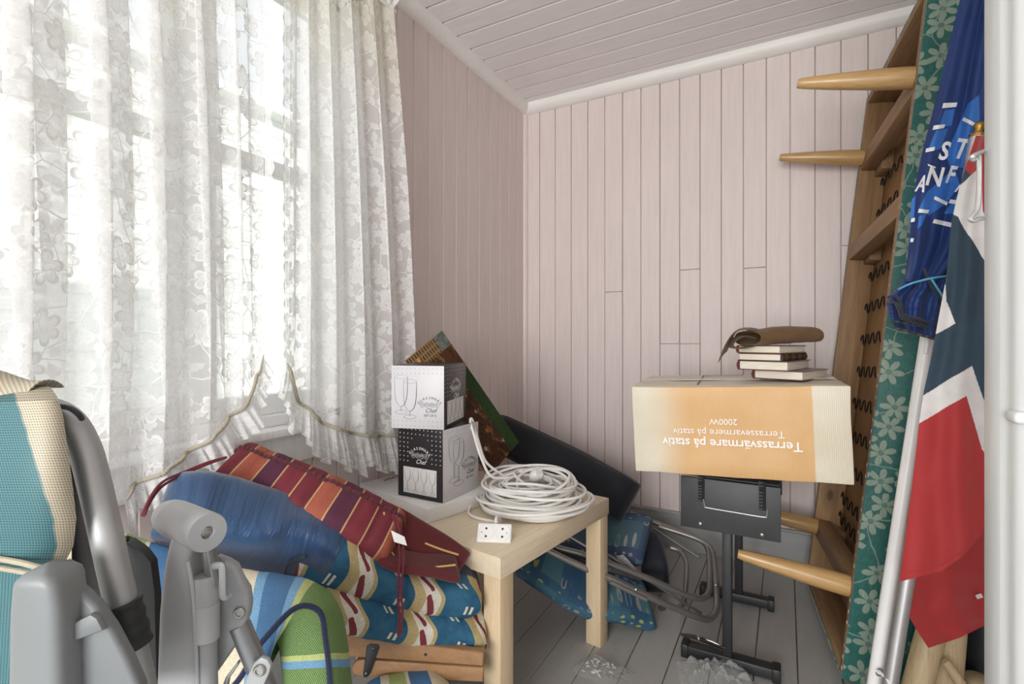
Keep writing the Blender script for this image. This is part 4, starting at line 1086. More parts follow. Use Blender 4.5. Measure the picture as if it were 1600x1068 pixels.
# round wooden posts in the corner
post_m = wood('pale_raw_wood', S(178, 156, 118), S(204, 184, 148), 2, 18, .6, bump=.12)
def post(label, a, bt_, r):
    f_ = line_to(a, bt_, .002); tp = thing('wooden_post', label, 'post', f_, group='round wooden posts behind the flag')
    b = NB(); tube(b, [f_, f_.lerp(a, .3), f_.lerp(a, .985), a], [r, r, r, r*.9], 24); obj('shaft', b, post_m, tp); return tp
post('pale round wooden post under the flag, the left one next to the silver pole', W(1470, 930, 1.20), W(1436, 1060, 1.20), .029)
post('thick pale round wooden post under the flag, right of the leftmost post', W(1487, 930, 1.22), W(1476, 1060, 1.21), .034)
pp = thing('wooden_peg', 'short pale wooden peg with a dark rubber tip, in front of the round posts', 'post', W(1500, 1075, 1.12), group='round wooden posts behind the flag')
b = NB(); tube(b, [W(1476, 1032, 1.16), W(1480, 1036, 1.158), W(1504, 1072, 1.13)], [.008, .0105, .012], 18); obj('shaft', b, post_m, pp)
b = NB(); tube(b, [W(1503, 1070, 1.132), W(1512, 1084, 1.12)], .0128, 18); obj('rubber_tip', b, banner_k, pp)
post('pale wooden post end lowest at the door edge, right of the peg', W(1524, 1056, 1.24), W(1528, 1090, 1.24), .026)
# dark bag behind the posts
bg_ = NB(); cushion(bg_, [W(1555, 960, 1.38), W(1552, 1010, 1.37), W(1550, 1090, 1.36)], RT+FW*.3, .2, .1, 30, 24, wr=.008)
b_ = obj('dark_bag', bg_, cloth('black_nylon', (.012, .012, .014), rough=.6)); tag(b_, 'black fabric bag in the dark corner behind the wooden posts', 'bag')
# ------------------------------------------------------------------ open door at the right picture edge, with hook
door_m = paint('white_door_paint', (.66, .67, .665), .4, axis=2, dirt=(.6, .61, .6), dirtamt=.3)
D0 = Vector((.2135, .822, 0)); D1 = Vector((.30, .05, 0)); dx = (D1-D0).normalized(); dn = Vector((dx.y, -dx.x, 0))
if dn.x > 0: dn = -dn      # faces the camera side (-x)
DRM = Matrix((dx, dx.cross(UP)*-1, UP)).transposed().to_4x4(); DRM = frame(D0, dx, UP.cross(dx)); DRM.translation = D0
yn = (DRM.to_3x3().inverted() @ Vector((-1, 0, 0))).y; sg = 1 if yn > 0 else -1
b = NB(); th = .035
def dbx2(x0, x1, z0, z1, d0=0., d1=th, bev=.003):
    y0, y1 = sorted((-sg*d0, -sg*d1)); bx(b, x0, x1, y0, y1, z0, z1, bev, 2, M=DRM)
dw = .777
dbx2(0, .038, .005, 2.0); dbx2(dw-.1, dw, .005, 2.0)
for z0, z1 in ((.005, .2), (1.88, 2.0)): dbx2(.038, dw-.1, z0, z1, .002)
dbx2(.03, dw-.09, .15, 1.9, .016, .022, 0)
for z0, z1 in ((.2, 1.88),):      # panel moulding
    for k_, (o, w_) in enumerate(((0, .014), (.014, .013), (.027, .010))):
        d0 = (.002, .0045, .008)[k_]
        dbx2(dw-.1-o-w_, dw-.1-o, z0+o, z1-o, d0, .018, .002)
        dbx2(.038+o, dw-.1-o, z0+o, z0+o+w_, d0, .018, .002); dbx2(.038+o, dw-.1-o, z1-o-w_, z1-o, d0, .018, .002)
def mould(z0, z1):
    pr = [(.036, 0.004)]+[(.038+.034*i/14, .0005+.0105*(i/14)**1.5+.0016*math.sin(2*PI*i/14)) for i in range(15)]+[(.072, .02), (.036, .02)]
    t = NB(); prism(t, [(x_, -sg*d_) for x_, d_ in pr], z0, z1); bmesh.ops.recalc_face_normals(t, faces=t.faces); merge(b, t, DRM)
mould(.2, 1.88)
bx(b, .052, .076, *sorted((sg*.0015, -sg*.014)), .857, .871, .005, 3, M=DRM)
dr = struct('door_1', b, door_m)
hk = plain('galvanised_hook', (.62, .63, .62), .3, .85, bump=.1)
def dpt(u, v, off=0.): return W(u, v, .615-off)
b = NB()
tube(b, smooth([dpt(1546, 236, -.004), dpt(1538, 236), dpt(1529, 239, .006), dpt(1521, 243, .008), dpt(1517, 247, .006), dpt(1521, 250, .004), dpt(1528, 247, .004)], 6), .0026, 8)
h1 = obj('screw_eye', b, hk, dr)
b = NB()
tube(b, smooth([dpt(1522, 244, .006), dpt(1524, 241, .003), dpt(1529, 243, .004), dpt(1530, 252, .006), dpt(1530, 280, .006), dpt(1529, 310, .006), dpt(1526, 328, .006), dpt(1519, 337, .006), dpt(1516, 342, .006), dpt(1521, 345, .006), dpt(1530, 342, .006), dpt(1536, 341, .004)], 6), .0026, 8)
obj('latch_hook', b, hk, dr)
# ================================================================== BEHIND THE TABLE
navy = cloth('navy_canvas', S(22, 26, 36), S(16, 18, 26), rough=.8, bump=.2)
navy_b = cloth('navy_quilt', S(26, 32, 48), S(16, 20, 32), rough=.7)
Yd = Vector((0, 1, 0))
def cush(name, label, path, wdir, width, thick, mats, cat='cushion', seam=None, seam_m=None, **k):
    bm = NB(); at, tot, rings = cushion(bm, path, wdir, width, thick, **k)
    seams = []
    for j0 in (seam or []): seams.append([r[j0 % len(r)].co.copy() for r in rings[2:-2]])
    zs = min(v.co.z for v in bm.verts); c = sum((v.co for v in bm.verts), Vector())/len(bm.verts)
    root = thing(name, label, cat, (c.x, c.y, zs))
    obj('cushion_body', bm, mats, root, 60)
    for s_ in seams:
        b = NB(); tube(b, s_, .0022, 6); obj('seam', b, seam_m or mats if not isinstance(mats, list) else seam_m or mats[0], root)
    return root
nc = cush('seat_cushion', 'long plain navy box cushion leaning against the back wall behind the birch table', [W(770, 672, 2.30), W(830, 700, 2.22), W(900, 735, 2.08), W(960, 770, 1.95), W(985, 786, 1.90)], FW*.25+UP*1.0+RT*.35, .17, .17, navy, puff=.55, wr=.003, end=.5, seam=[3, 33])
def blue_pattern(name, base1, base2, sc=9):
    g = G(name); uv = g.coord('UV'); co = g.coord()
    sp = g.node('ShaderNodeSeparateXYZ'); g.link(uv, sp.inputs[0])
    bk = g.node('ShaderNodeTexBrick'); g.link(g.mapping(uv, (1, .35, 1)), bk.inputs['Vector']); bk.inputs['Scale'].default_value = sc; bk.offset = .5; bk.inputs['Bias'].default_value = -.35
    bk.inputs['Color1'].default_value = col4(base1); bk.inputs['Color2'].default_value = col4(base2); bk.inputs['Mortar'].default_value = col4(S(52, 66, 94)); bk.inputs['Mortar Size'].default_value = .0
    vo = g.node('ShaderNodeTexVoronoi'); g.link(g.mapping(uv, (1, .35, 0)), vo.inputs['Vector']); vo.inputs['Scale'].default_value = sc*4; vo.inputs['Randomness'].default_value = .35
    sv = g.node('ShaderNodeTexNoise'); g.link(uv, sv.inputs['Vector']); sv.inputs['Scale'].default_value = 6
    ring = g.math('MULTIPLY', g.step(vo.outputs['Distance'], .2, .25), g.math('SUBTRACT', 1, g.step(vo.outputs['Distance'], .3, .34)))
    ring = g.math('MULTIPLY', ring, g.step(sv.outputs[0], .52, .56))
    c = g.mix(ring, bk.outputs[0], S(150, 150, 140))
    dots_ = g.math('SUBTRACT', 1, g.step(vo.outputs['Distance'], .25, .3)); dm = g.math('MULTIPLY', dots_, g.math('SUBTRACT', 1, g.step(sv.outputs[0], .40, .43)))
    c = g.mix(dm, c, S(160, 168, 84))
    n = g.noise(co, 500, 2)
    c = g.mix(g.math('MULTIPLY', g.step(n, .35, .65), .25), c, (.02, .04, .08))
    return g.end(g.bsdf(c, .85, 0, n, .25, .0008))
pat1 = blue_pattern('blue_teal_patch_print', S(56, 70, 98), S(84, 122, 122))
bc_ = cush('throw_cushion', 'blue and teal patch-printed cushion with a grey care tag, under the navy box cushion', [W(870, 832, 1.98), W(930, 836, 1.93), W(985, 840, 1.86), W(1012, 846, 1.83)], UP*.75+RT*.55+FW*.75, .20, .055, pat1, wr=.004, end=.6, puff=.8)
b = NB(); tb_ = [W(962, 868, 1.77), W(974, 866, 1.77), W(996, 890, 1.74), W(983, 894, 1.74)]
sheet(b, lambda s, t: tb_[0].lerp(tb_[1], s).lerp(tb_[3].lerp(tb_[2], s), t), 2, 6); solidify(b, .0006); obj('care_tag', b, plain('grey_care_tag', (.35, .35, .34), .7, var=.3, scale=160), bc_)
cush('seat_cushion', 'dark navy quilted pad hanging over the grey tube chair frames', [W(985, 832, 2.06), W(1010, 845, 1.98), W(1022, 880, 1.90), W(1024, 925, 1.86)], RT*.9-FW*.3, .10, .075, navy_b, puff=.7, wr=.004, end=.5, tuft=.008)
pat2 = blue_pattern('turquoise_patch_print', S(44, 84, 116), S(84, 130, 130), 7)
fc_ = thing('folding_chair', 'grey tube folding chair lying folded under the table edge, turquoise patterned fabric below it', 'folding chair', LD(.2, 1.8, 0))
tubem = plain('grey_lacquered_tube', (.28, .272, .26), .36, .65, var=.08, bump=.02)
def tb3(nm, pts, r, sub=6, par=fc_, m=tubem, seg=12):
    b = NB(); tube(b, smooth([W(*p) for p in pts], sub), r, seg); return obj(nm, b, m, par)
tb3('frame_tube', [(840, 846, 1.70), (871, 855, 1.70), (916, 867, 1.69), (954, 881, 1.68), (995, 896, 1.68), (1046, 918, 1.69), (1080, 932, 1.70), (1098, 934, 1.72), (1107, 925, 1.75), (1109, 905, 1.82), (1108, 870, 1.93), (1104, 853, 1.99), (1090, 841, 2.03), (1067, 832, 2.06), (1021, 815, 2.12), (985, 802, 2.15)], .0105)
tb3('frame_tube', [(846, 853, 1.58), (861, 862, 1.58), (916, 888, 1.58), (954, 903, 1.58), (995, 923, 1.59), (1056, 950, 1.61), (1092, 964, 1.63), (1108, 966, 1.65), (1118, 955, 1.68), (1120, 935, 1.73), (1117, 885, 1.88), (1113, 862, 1.96), (1100, 847, 2.0), (1072, 835, 2.04), (1030, 822, 2.09)], .0108)
tb3('frame_tube', [(1048, 855, 1.99), (1062, 861, 1.97), (1071, 874, 1.93), (1073, 892, 1.87), (1069, 937, 1.76), (1062, 948, 1.73)], .009)
tb3('hinge_bar', [(1022, 826, 2.08), (1093, 871, 1.95)], .0055); tb3('hinge_bar', [(950, 866, 1.72), (1096, 958, 1.68)], .005)
tb3('hinge_bar', [(885, 835, 1.76), (960, 880, 1.71)], .005); tb3('hinge_bar', [(953, 908, 1.57), (1010, 936, 1.58)], .0075)
for (u, v, D) in ((994, 921, 1.577), (1119, 914, 1.77)):
    b = NB(); lathe(b, [(.005, -.003), (.005, .001), (.003, .003), (0, .0034)], axis(W(u, v, D), -FW), 14); obj('rivet', b, zinc, fc_)
b = NB(); tb5 = [W(1014, 828, 2.0)]
lowc = [(815, 862, 1.62), (860, 893, 1.62), (912, 925, 1.63), (960, 932, 1.66), (1000, 943, 1.69), (1016, 945, 1.70)]
b = NB(); cushion(b, [W(*p) for p in lowc], FW*.8+UP*.55, .16, .05, wr=.004, end=.6); obj('fabric_seat', b, pat2, fc_, 60)
b = NB(); cushion(b, [W(835, 860, 1.72), W(900, 890, 1.72), W(950, 910, 1.74)], FW*.9+UP*.3, .12, .03, 40, 20, wr=.003); obj('fabric_back', b, navy, fc_, 60)
b = NB(); tube(b, smooth([W(1004, 935, 1.68), W(1000, 950, 1.67), W(1003, 958, 1.665), W(1010, 966, 1.66)], 6), .002, 6); obj('tie_string', b, banner_k, fc_)
b = NB(); lathe(b, [(0, -.012), (.012, -.01), (.014, .004), (.01, .012), (0, .013)], axis(W(1034, 948, 1.70), -FW+UP*.5), 14); obj('rubber_foot', b, banner_k, fc_)
# ------------------------------------------------------------------ bits on the floor
white_bits = plain('white_plastic_parts', (.7, .7, .68), .4)
p0 = onz(945, 1052, 0)
pbag = thing('parts_bag', 'small clear bag of white plastic fittings on the grey floor, in front of the table', 'bag', p0)
def floor_film(cx, cy, w_, h_, rot, seed, hh, n=40):
    b = NB(); c_, s_ = math.cos(rot), math.sin(rot)
    def f(s, t):
        x = (s-.5)*w_; y = (t-.5)*h_; q = Vector((x, y, 0))
        edge = (1-abs(2*s-1)**4)*(1-abs(2*t-1)**4)
        z = .002 + hh*edge*(.35+.9*abs(noise.noise(q*26+Vector((seed, 0, 0)))) + .5*abs(noise.noise(q*70+Vector((seed, 2, 0)))))
        x += .012*noise.noise(Vector((s*3, t*3, seed))); y += .012*noise.noise(Vector((s*3, t*3, seed+7)))
        return Vector((cx+c_*x-s_*y, cy+s_*x+c_*y, z))
    sheet(b, f, n, n); return b
obj('clear_bag', floor_film(p0.x, p0.y-.0, .15, .11, -.25, 1.5, .022), clear, pbag, 12)
b = NB(); rb2 = random.Random(5)
for i in range(26):
    c = p0 + Vector((rb2.uniform(-.055, .02), rb2.uniform(-.03, .035), .004+rb2.uniform(0, .010)))
    d = Vector((rb2.uniform(-1, 1), rb2.uniform(-1, 1), rb2.uniform(-.3, .6))).normalized()
    tube(b, smooth([c-d*.006, c+Vector((0, 0, .002)), c+d*.006], 3), .0022, 6)
fo = obj('plastic_fittings', b, white_bits, pbag); fo['kind'] = 'stuff'
p1 = onz(1128, 1050, 0)
cb2 = obj('plastic_bag', floor_film(p1.x-.01, p1.y-.045, .20, .13, .3, 4.2, .05, 60), clear, None, 12); tag(cb2, 'empty crumpled clear plastic bag on the floor at the front foot of the black stand', 'bag')
# dark metal tongs-like clamp lying across the stand foot
kx = thing('metal_clamp', 'slim dark metal clamp lying on the front foot of the black stand', 'tool', W(1096, 1003, 1.47))
dk = plain('dark_oxidised_steel', (.10, .09, .075), .35, .8)
q0, q1 = W(1064, 991, 1.50), W(1132, 1015, 1.44)
for dz in (0, .006):
    b = NB(); P = smooth([q0+UP*dz*.4, q0.lerp(q1, .4)+UP*(dz+.004), q1+UP*dz*1.2], 8); tube(b, P, [.003+.004*math.sin(PI*min(1, .15+i/len(P)*.8)) for i in range(len(P))], 10, flat=.4); obj('jaw', b, dk, kx)
b = NB(); pm_ = q0.lerp(q1, .42)+UP*.008; lathe(b, [(.006, -.004), (.006, .004), (.004, .006), (0, .0065)], axis(pm_, UP-FW*.5), 14); obj('pivot', b, zinc, kx)
b = NB(); tube(b, smooth([pm_, q0.lerp(q1, .7)+UP*.012, q1+UP*.006], 5), .002, 8); obj('spring_wire', b, zinc, kx)
# ================================================================== LEFT: stacked cushions
satin = G('blue_satin'); co = satin.coord(); n1 = satin.noise(satin.mapping(co, (1, 1, 1)), 7, 4); n2 = satin.noise(satin.mapping(satin.coord('UV'), (42, 3.5, 1), (0, 0, .12)), 1.0, 4, .6, .8)
satin = satin.end(satin.bsdf(satin.mix(satin.step(n1, .3, .7), S(26, 54, 90), S(42, 76, 114)), .36, 0, n2, .5, .010, **{'Sheen Weight': .4}))
satin_shade = cloth('blue_satin_shaded', S(18, 26, 48), rough=.5)  # shade on the blue satin, painted in as navy
def leafprint(name):
    g = G(name); uv = g.coord('UV'); co = g.coord(); sp = g.node('ShaderNodeSeparateXYZ'); g.link(uv, sp.inputs[0])
    x = g.math('ADD', sp.outputs[0], g.math('MULTIPLY', g.math('SINE', g.math('ADD', .7, g.math('MULTIPLY', sp.outputs[1], 8))), .030))
    f = g.math('FRACT', g.math('MULTIPLY', x, 1/.155))
    n = g.noise(co, 380, 2); n0 = g.noise(co, 30, 3)
    blue = g.mix(g.step(n0, .3, .7), S(26, 78, 108), S(44, 100, 130))
    c = g.ramp(f, [(0, S(34, 92, 126)), (.36, S(178, 160, 110)), (.52, S(212, 207, 192)), (.74, S(178, 160, 110)), (.80, S(30, 104, 146))], 'CONSTANT')
    isb = g.math('MAXIMUM', g.math('SUBTRACT', 1, g.step(f, .355, .36)), g.step(f, .80, .805)); c = g.mix(isb, c, blue)
    y = g.math('FRACT', g.math('MULTIPLY', sp.outputs[1], 5))
    # almond shapes in dark red on the cream bands
    ex = g.math('DIVIDE', g.math('SUBTRACT', f, g.math('ADD', .62, g.math('MULTIPLY', g.math('SINE', g.math('MULTIPLY', y, 6.28)), .05))), .05)
    al = g.math('ADD', g.math('MULTIPLY', ex, ex), g.math('POWER', g.math('MULTIPLY', g.math('SUBTRACT', y, .5), 2.3), 2))
    c = g.mix(g.math('SUBTRACT', 1, g.step(al, .85, 1.)), c, S(122, 44, 48))
    # little cream bars on the blue
    bx_ = g.math('MULTIPLY', g.math('MULTIPLY', g.step(f, .12, .125), g.math('SUBTRACT', 1, g.step(f, .24, .245))), g.math('GREATER_THAN', g.math('ABSOLUTE', g.math('SUBTRACT', f, .18)), .02))
    by_ = g.math('LESS_THAN', g.math('ABSOLUTE', g.math('SUBTRACT', y, .45)), .11)
    c = g.mix(g.math('MULTIPLY', bx_, by_), c, S(214, 208, 188))
    c = g.mix(g.math('MULTIPLY', g.step(n, .4, .6), .22), c, S(16, 44, 70))
    return g.end(g.bsdf(c, .85, 0, n, .3, .001))
leafm = leafprint('turquoise_leaf_print')
wB = [Vector((.06, 1, .05)), Vector((.0, 1, 0)), Vector((.0, 1, 0)), Vector((.0, 1, 0))]
def off(P, w, d): return [p + w*d for p in P]
F1 = [W(196, 800, .895), W(290, 822, .955), W(380, 850, 1.01), W(470, 868, 1.045), W(560, 905, 1.08), W(650, 930, 1.115), W(730, 942, 1.15)]
wid1 = lambda s: interp([(0, .13), (.5, .14), (1, .11)], s)
path1 = [p + Yd*(interp([(0, .12), (.5, .13), (1, .10)], i/6)/2) for i, p in enumerate(F1)]
def m1(s, j):   # satin on the left half, its shaded upper side painted navy at right, print elsewhere
    if s < .40: return 0
    if s < .50: return 0 if j > .50 else 1
    return 2 if .74 < j < .97 else 1
bm = NB(); at, tot, rings = cushion(bm, path1, [Yd*1.0+Vector((-.0, 0, .0))]*2, wid1, lambda s: interp([(0, .125), (.3, .17), (.55, .125), (.75, .095), (1, .085)], s), 110, 44, wr=.005, fold=.0028, wscale=8, seed=2, end=.5, puff=.62, matfn=m1)
c = sum((v.co for v in bm.verts), Vector())/len(bm.verts)
b1 = thing('lounger_cushion', 'blue satin lounger cushion folded in two, turquoise leaf print inside, under the red striped one', 'cushion', (c.x, c.y, .3))
# orientation check: top half must look up
obj('upper_half', bm, [satin, leafm, satin_shade], b1, 70)
F2 = [W(430, 925, 1.03), W(500, 952, 1.05), W(570, 968, 1.08), W(640, 982, 1.11), W(700, 990, 1.135), W(728, 995, 1.15)]
bm = NB(); cushion(bm, [p+Yd*.07 for p in F2], Yd, .15, .08, 90, 40, wr=.006, fold=.003, wscale=12, seed=5, end=.5, puff=.65, matfn=lambda s, j: 1)
obj('lower_half', bm, [satin, leafm], b1, 70)
b = NB(); tube(b, smooth([W(478, 868, 1.02), W(452, 880, 1.02), W(448, 898, 1.03), W(470, 905, 1.03)], 6), .006, 8, flat=.4); obj('tie_strap', b, banner_k, b1)
# red striped cushion
def stripes(name, stops, period, rough=.85, hatch=False):
    g = G(name); uv = g.coord('UV'); co = g.coord(); sp = g.node('ShaderNodeSeparateXYZ'); g.link(uv, sp.inputs[0])
    n = g.noise(co, 420, 2)
    f = g.math('FRACT', g.math('DIVIDE', sp.outputs[0], period))
    c = g.ramp(f, stops, 'CONSTANT')
    if hatch:
        hx_ = g.math('FRACT', g.math('ADD', g.math('MULTIPLY', sp.outputs[0], 115), g.math('MULTIPLY', sp.outputs[1], 80)))
        h = g.math('LESS_THAN', hx_, .42)
        mk = g.ramp(f, hatch, 'CONSTANT'); dark = g.mix(.78, c, S(14, 34, 70))
        c = g.mix(g.math('MULTIPLY', h, mk), c, dark)
    c = g.mix(g.math('MULTIPLY', g.step(n, .4, .6), .2), c, (.03, .02, .03))
    return g.end(g.bsdf(c, rough, 0, n, .3, .001))
RS = [(0, S(112, 36, 48)), (.23, S(188, 156, 106)), (.25, S(158, 82, 62)), (.48, S(188, 156, 106)), (.50, S(84, 34, 58)), (.73, S(188, 156, 106)), (.75, S(118, 38, 50)), (.98, S(188, 156, 106))]
redm = stripes('red_orange_stripes', [(p, c) for p, c in RS], .17)
maroon = cloth('maroon_cotton', S(104, 34, 36), S(86, 26, 30))
gold = cloth('gold_piping', S(196, 160, 96))
FR_ = [W(353, 727, 1.12), W(400, 747, 1.12), W(460, 773, 1.125), W(530, 806, 1.13), W(580, 832, 1.14), W(616, 852, 1.15)]
rw = Vector((.0, 1, .35)).normalized()
bm = NB(); at, tot, rings = cushion(bm, FR_, rw, .13, lambda s: interp([(0, .08), (.5, .115), (1, .13)], s), 120, 40, wr=.003, fold=.0022, wscale=14, seed=1, end=.25, puff=.62, tuft=.005)
c = sum((v.co for v in bm.verts), Vector())/len(bm.verts)
seamR = [r[31].co.copy() for r in rings[1:-1]]
rd = thing('striped_cushion', 'red, orange and purple striped cushion with cords, lying folded on the blue satin cushion', 'cushion', (c.x, c.y, .4))
obj('cushion_body', bm, redm, rd, 70)
b = NB(); tube(b, [p+UP*.0015 for p in seamR], [.0046+.0014*math.sin(i*1.9) for i in range(len(seamR))], 8); obj('braided_seam', b, cloth('dark_braid', S(78, 26, 32)), rd)
flapP = [W(606, 812, 1.16), W(640, 832, 1.165), W(690, 862, 1.17), W(722, 886, 1.175)]
b = NB(); cushion(b, flapP, rw*.6+RT*.8, .075, .026, 40, 24, wr=.003, seed=8, end=.6); obj('end_flap', b, maroon, rd, 70)
lipP = [W(596, 862, 1.10), W(630, 876, 1.105), W(680, 884, 1.12), W(716, 890, 1.14)]
b = NB(); cushion(b, lipP, Yd, .07, .022, 40, 24, wr=.003, seed=9, end=.6); obj('end_flap', b, maroon, rd, 70)
b = NB()
for pts in ([(600, 800, 1.125), (604, 830, 1.105), (606, 850, 1.10), (618, 872, 1.095)], [(664, 848, 1.12), (690, 858, 1.12), (716, 866, 1.13)], [(636, 882, 1.09), (666, 886, 1.10), (712, 882, 1.11)]):
    b = NB(); tube(b, smooth([W(*p) for p in pts], 6), .0022, 8); obj('piping', b, gold, rd)
cordm = cloth('dark_red_cord', S(104, 28, 42))
for k_ in (0, 1):
    d = k_*6
    b = NB(); tube(b, smooth([W(614+d*.3, 803, 1.10), W(620+d, 830, 1.085), W(625+d, 870, 1.07), W(621+d, 920, 1.06), W(624+d*.8, 960, 1.05), W(622+d*.5, 992, 1.05)], 8), .0026, 8); obj('tie_cord', b, cordm, rd)
    b = NB(); tube(b, smooth([W(354, 714, 1.05), W(325, 722+d*.4, 1.02), W(290, 736+d*.6, .99), W(255, 752+d, .945), W(236, 775+d, .915), W(222+d*.5, 805, .88)], 8), .0027, 8); obj('tie_cord', b, cordm, rd)
b = NB(); q4 = [W(611, 828, 1.075), W(632, 838, 1.07), W(636, 852, 1.065), W(616, 846, 1.07)]
sheet(b, lambda s, t: q4[0].lerp(q4[1], s).lerp(q4[3].lerp(q4[2], s), t), 6, 4); solidify(b, .0006); obj('care_label', b, plain('white_care_label', (.78, .78, .76), .6, var=.05), rd)
# blue, white and green striped cushion
SS = [(0, S(226, 216, 190)), (.16, S(110, 160, 200)), (.20, S(70, 122, 178)), (.34, S(226, 220, 200)), (.38, S(166, 194, 120)), (.52, S(226, 220, 200)), (.55, S(50, 106, 158)), (.68, S(228, 216, 186)), (.84, S(112, 164, 206)), (.96, S(200, 208, 160))]
g_blue = S(96, 150, 196)
CS_ = [(0, S(206, 200, 170)), (.035, S(66, 112, 156)), (.07, S(216, 210, 190)), (.085, S(160, 178, 112)), (.12, S(216, 210, 190)), (.13, S(66, 112, 156)), (.17, S(214, 204, 176)), (.215, S(60, 108, 152)), (.262, S(216, 206, 180)), (.325, S(112, 156, 190)), (.345, S(82, 132, 176)), (.40, S(116, 160, 194)), (.415, S(184, 194, 126)), (.43, S(124, 158, 84)), (.55, S(180, 192, 122)), (.56, S(112, 156, 190)), (.575, S(124, 158, 84))]
CS = [(p/.9, c) for p, c in CS_]
hatchm = [(0, (0, 0, 0)), (.345/.9, (1, 1, 1)), (.40/.9, (0, 0, 0)), (.43/.9, (.85, .85, .85)), (.55/.9, (0, 0, 0)), (.575/.9, (.85, .85, .85))]
strm = stripes('blue_green_cream_stripes', CS, .9, hatch=hatchm)
FS = [(120, 800, .92), (200, 826, .92), (290, 856, .92), (370, 880, .92), (440, 893, .92), (490, 912, .92), (520, 945, .92), (533, 1000, .92), (545, 1085, .92)]
NS = [(60, 1120, .72), (140, 1110, .72), (240, 1100, .72), (345, 1090, .73), (412, 1000, .76), (460, 950, .79), (498, 955, .80), (510, 1005, .80), (517, 1085, .80)]
FS = [W(*p) for p in FS]; NS = [W(*p) for p in NS]
IN = [-UP, -UP, -UP, -UP, -UP-RT*.1, (-UP-RT*.5), (-RT-UP*.5), -RT-UP*.1, -RT]
OUT = [UP-FW*.3, UP-FW*.3, UP-FW*.3, UP-FW*.3, UP-FW*.3, UP+RT*.3, RT+UP*.5, RT, RT]
TH_ = [.07, .07, .07, .07, .085, .10, .085, .075, .075]
FSs, NSs, INs, OUTs = smooth(FS, 14), smooth(NS, 14), smooth([v.normalized() for v in IN], 14), smooth([v.normalized() for v in OUT], 14)
bm = NB(); uvl = bm.loops.layers.uv.verify(); rings = []; al = [0]
for i in range(len(FSs)):
    f_, n_, in_, ou_ = FSs[i], NSs[i], INs[i].normalized(), OUTs[i].normalized(); th_ = lerp(TH_[min(8, i//14)], TH_[min(8, i//14+1)], (i % 14)/14)
    w_ = (n_-f_).normalized(); wd_ = (n_-f_).length
    ctl = [f_ + in_*th_*.15, f_.lerp(n_, .15)+ou_*.012, f_.lerp(n_, .5)+ou_*.020, f_.lerp(n_, .85)+ou_*.012, n_, n_+in_*th_*.3+w_*.012, n_+in_*th_*.7+w_*.012, n_+in_*th_-w_*.004, n_.lerp(f_, .5)+in_*(th_+.01), f_+in_*th_-w_*.0]
    ring = smooth(ctl, 5, closed=True)
    rings.append([bm.verts.new(p + ou_*.003*noise.noise(p*14)+Vector((0, 0, .0025*noise.noise(p*30)))) for p in ring])
    if i: al.append(al[-1]+(FSs[i]-FSs[i-1]).length*.5+(NSs[i]-NSs[i-1]).length*.5)
nr_ = len(rings[0])
for i in range(len(rings)-1):
    for k in range(nr_):
        f = bm.faces.new((rings[i][k], rings[i][(k+1) % nr_], rings[i+1][(k+1) % nr_], rings[i+1][k])); f.smooth = True
        for l, (a, b_) in zip(f.loops, ((i, k), (i, k+1), (i+1, k+1), (i+1, k))): l[uvl].uv = (al[a], b_/nr_)
bm.faces.new(rings[0][::-1]); bm.faces.new(rings[-1]); bmesh.ops.recalc_face_normals(bm, faces=bm.faces)
c = sum((v.co for v in bm.verts), Vector())/len(bm.verts)
pip = [[r[20].co.copy() for r in rings[2:-2]]]
sc_o = thing('striped_cushion', 'blue, green and cream striped cushion with navy piping, bent behind the grey chair arm', 'cushion', (c.x, c.y, .25))
obj('cushion_body', bm, strm, sc_o, 70)
npip = cloth('navy_piping', S(24, 36, 66))
for p in pip: b = NB(); tube(b, p, .0045, 8); obj('piping', b, npip, sc_o)
# folded wooden chair
beech = wood('oiled_beech', S(142, 106, 74), S(162, 126, 90), 0, 24, .45, bump=.06)
def pprism(nm, outl, D, th, m, par, bev=.002, tilt=None, seg=2):
    """solid slab whose face is given in the viewing plane at depth D, going away from the camera by th"""
    M = Matrix((RT, UP, -FW)).transposed().to_4x4(); M.translation = EYE + FW*D
    b = NB(); prism(b, [((u-CU)/FPX*D, (CV-v)/FPX*D) for u, v in outl], -th, 0, M, bev, seg=seg); return obj(nm, b, m, par)
wc = thing('wooden_folding_chair', 'folded beech chair lying under the cushions, black hinge plate on its bars', 'folding chair', LD(-.2, 1.1, .2))
pprism('seat_slat', [(545, 992), (578, 977), (600, 985), (640, 1003), (640, 1010), (545, 1003)], 1.13, .02, beech, wc)
pprism('side_bar', [(470, 982), (518, 989), (756, 1020), (755, 1041), (518, 1024), (470, 1018)], 1.10, .022, beech, wc, .004, seg=3)
pprism('side_bar', [(556, 1033), (566, 1030), (756, 1043), (755, 1066), (560, 1056), (551, 1052), (549, 1043)], 1.105, .022, beech, wc, .004, seg=3)
pprism('hinge_plate', [(573, 1009), (579, 1006), (591, 1007), (593, 1012), (577, 1054), (573, 1058), (568, 1058), (567, 1052)], 1.098, .004, black_steel, wc, .001)
for u, v in ((583, 1013), (572, 1052)):
    b = NB(); lathe(b, [(.0035, 0), (.0035, .001), (.002, .002), (0, .0022)], axis(W(u, v, 1.0975), -FW), 12); obj('screw', b, plain('dark_screw', (.12, .12, .12), .4, .8), wc)
b = NB(); lathe(b, [(.0035, 0), (.003, -.001), (0, -.001)], axis(W(665, 1022, 1.0995), -FW), 12); obj('screw_hole', b, hole_m, wc)
bm = NB(); cushion(bm, [(lambda p: Vector((p.x, p.y, .115)))(W(*q)) for q in ((540, 1080, 1.02), (640, 1076, 1.06), (720, 1080, 1.1))], Yd, .16, .22, 40, 24, wr=.004)
lc = obj('striped_cushion', bm, strm, None, 70); tag(lc, 'striped cushion lowest in the pile, just showing under the folded wooden chair', 'cushion')
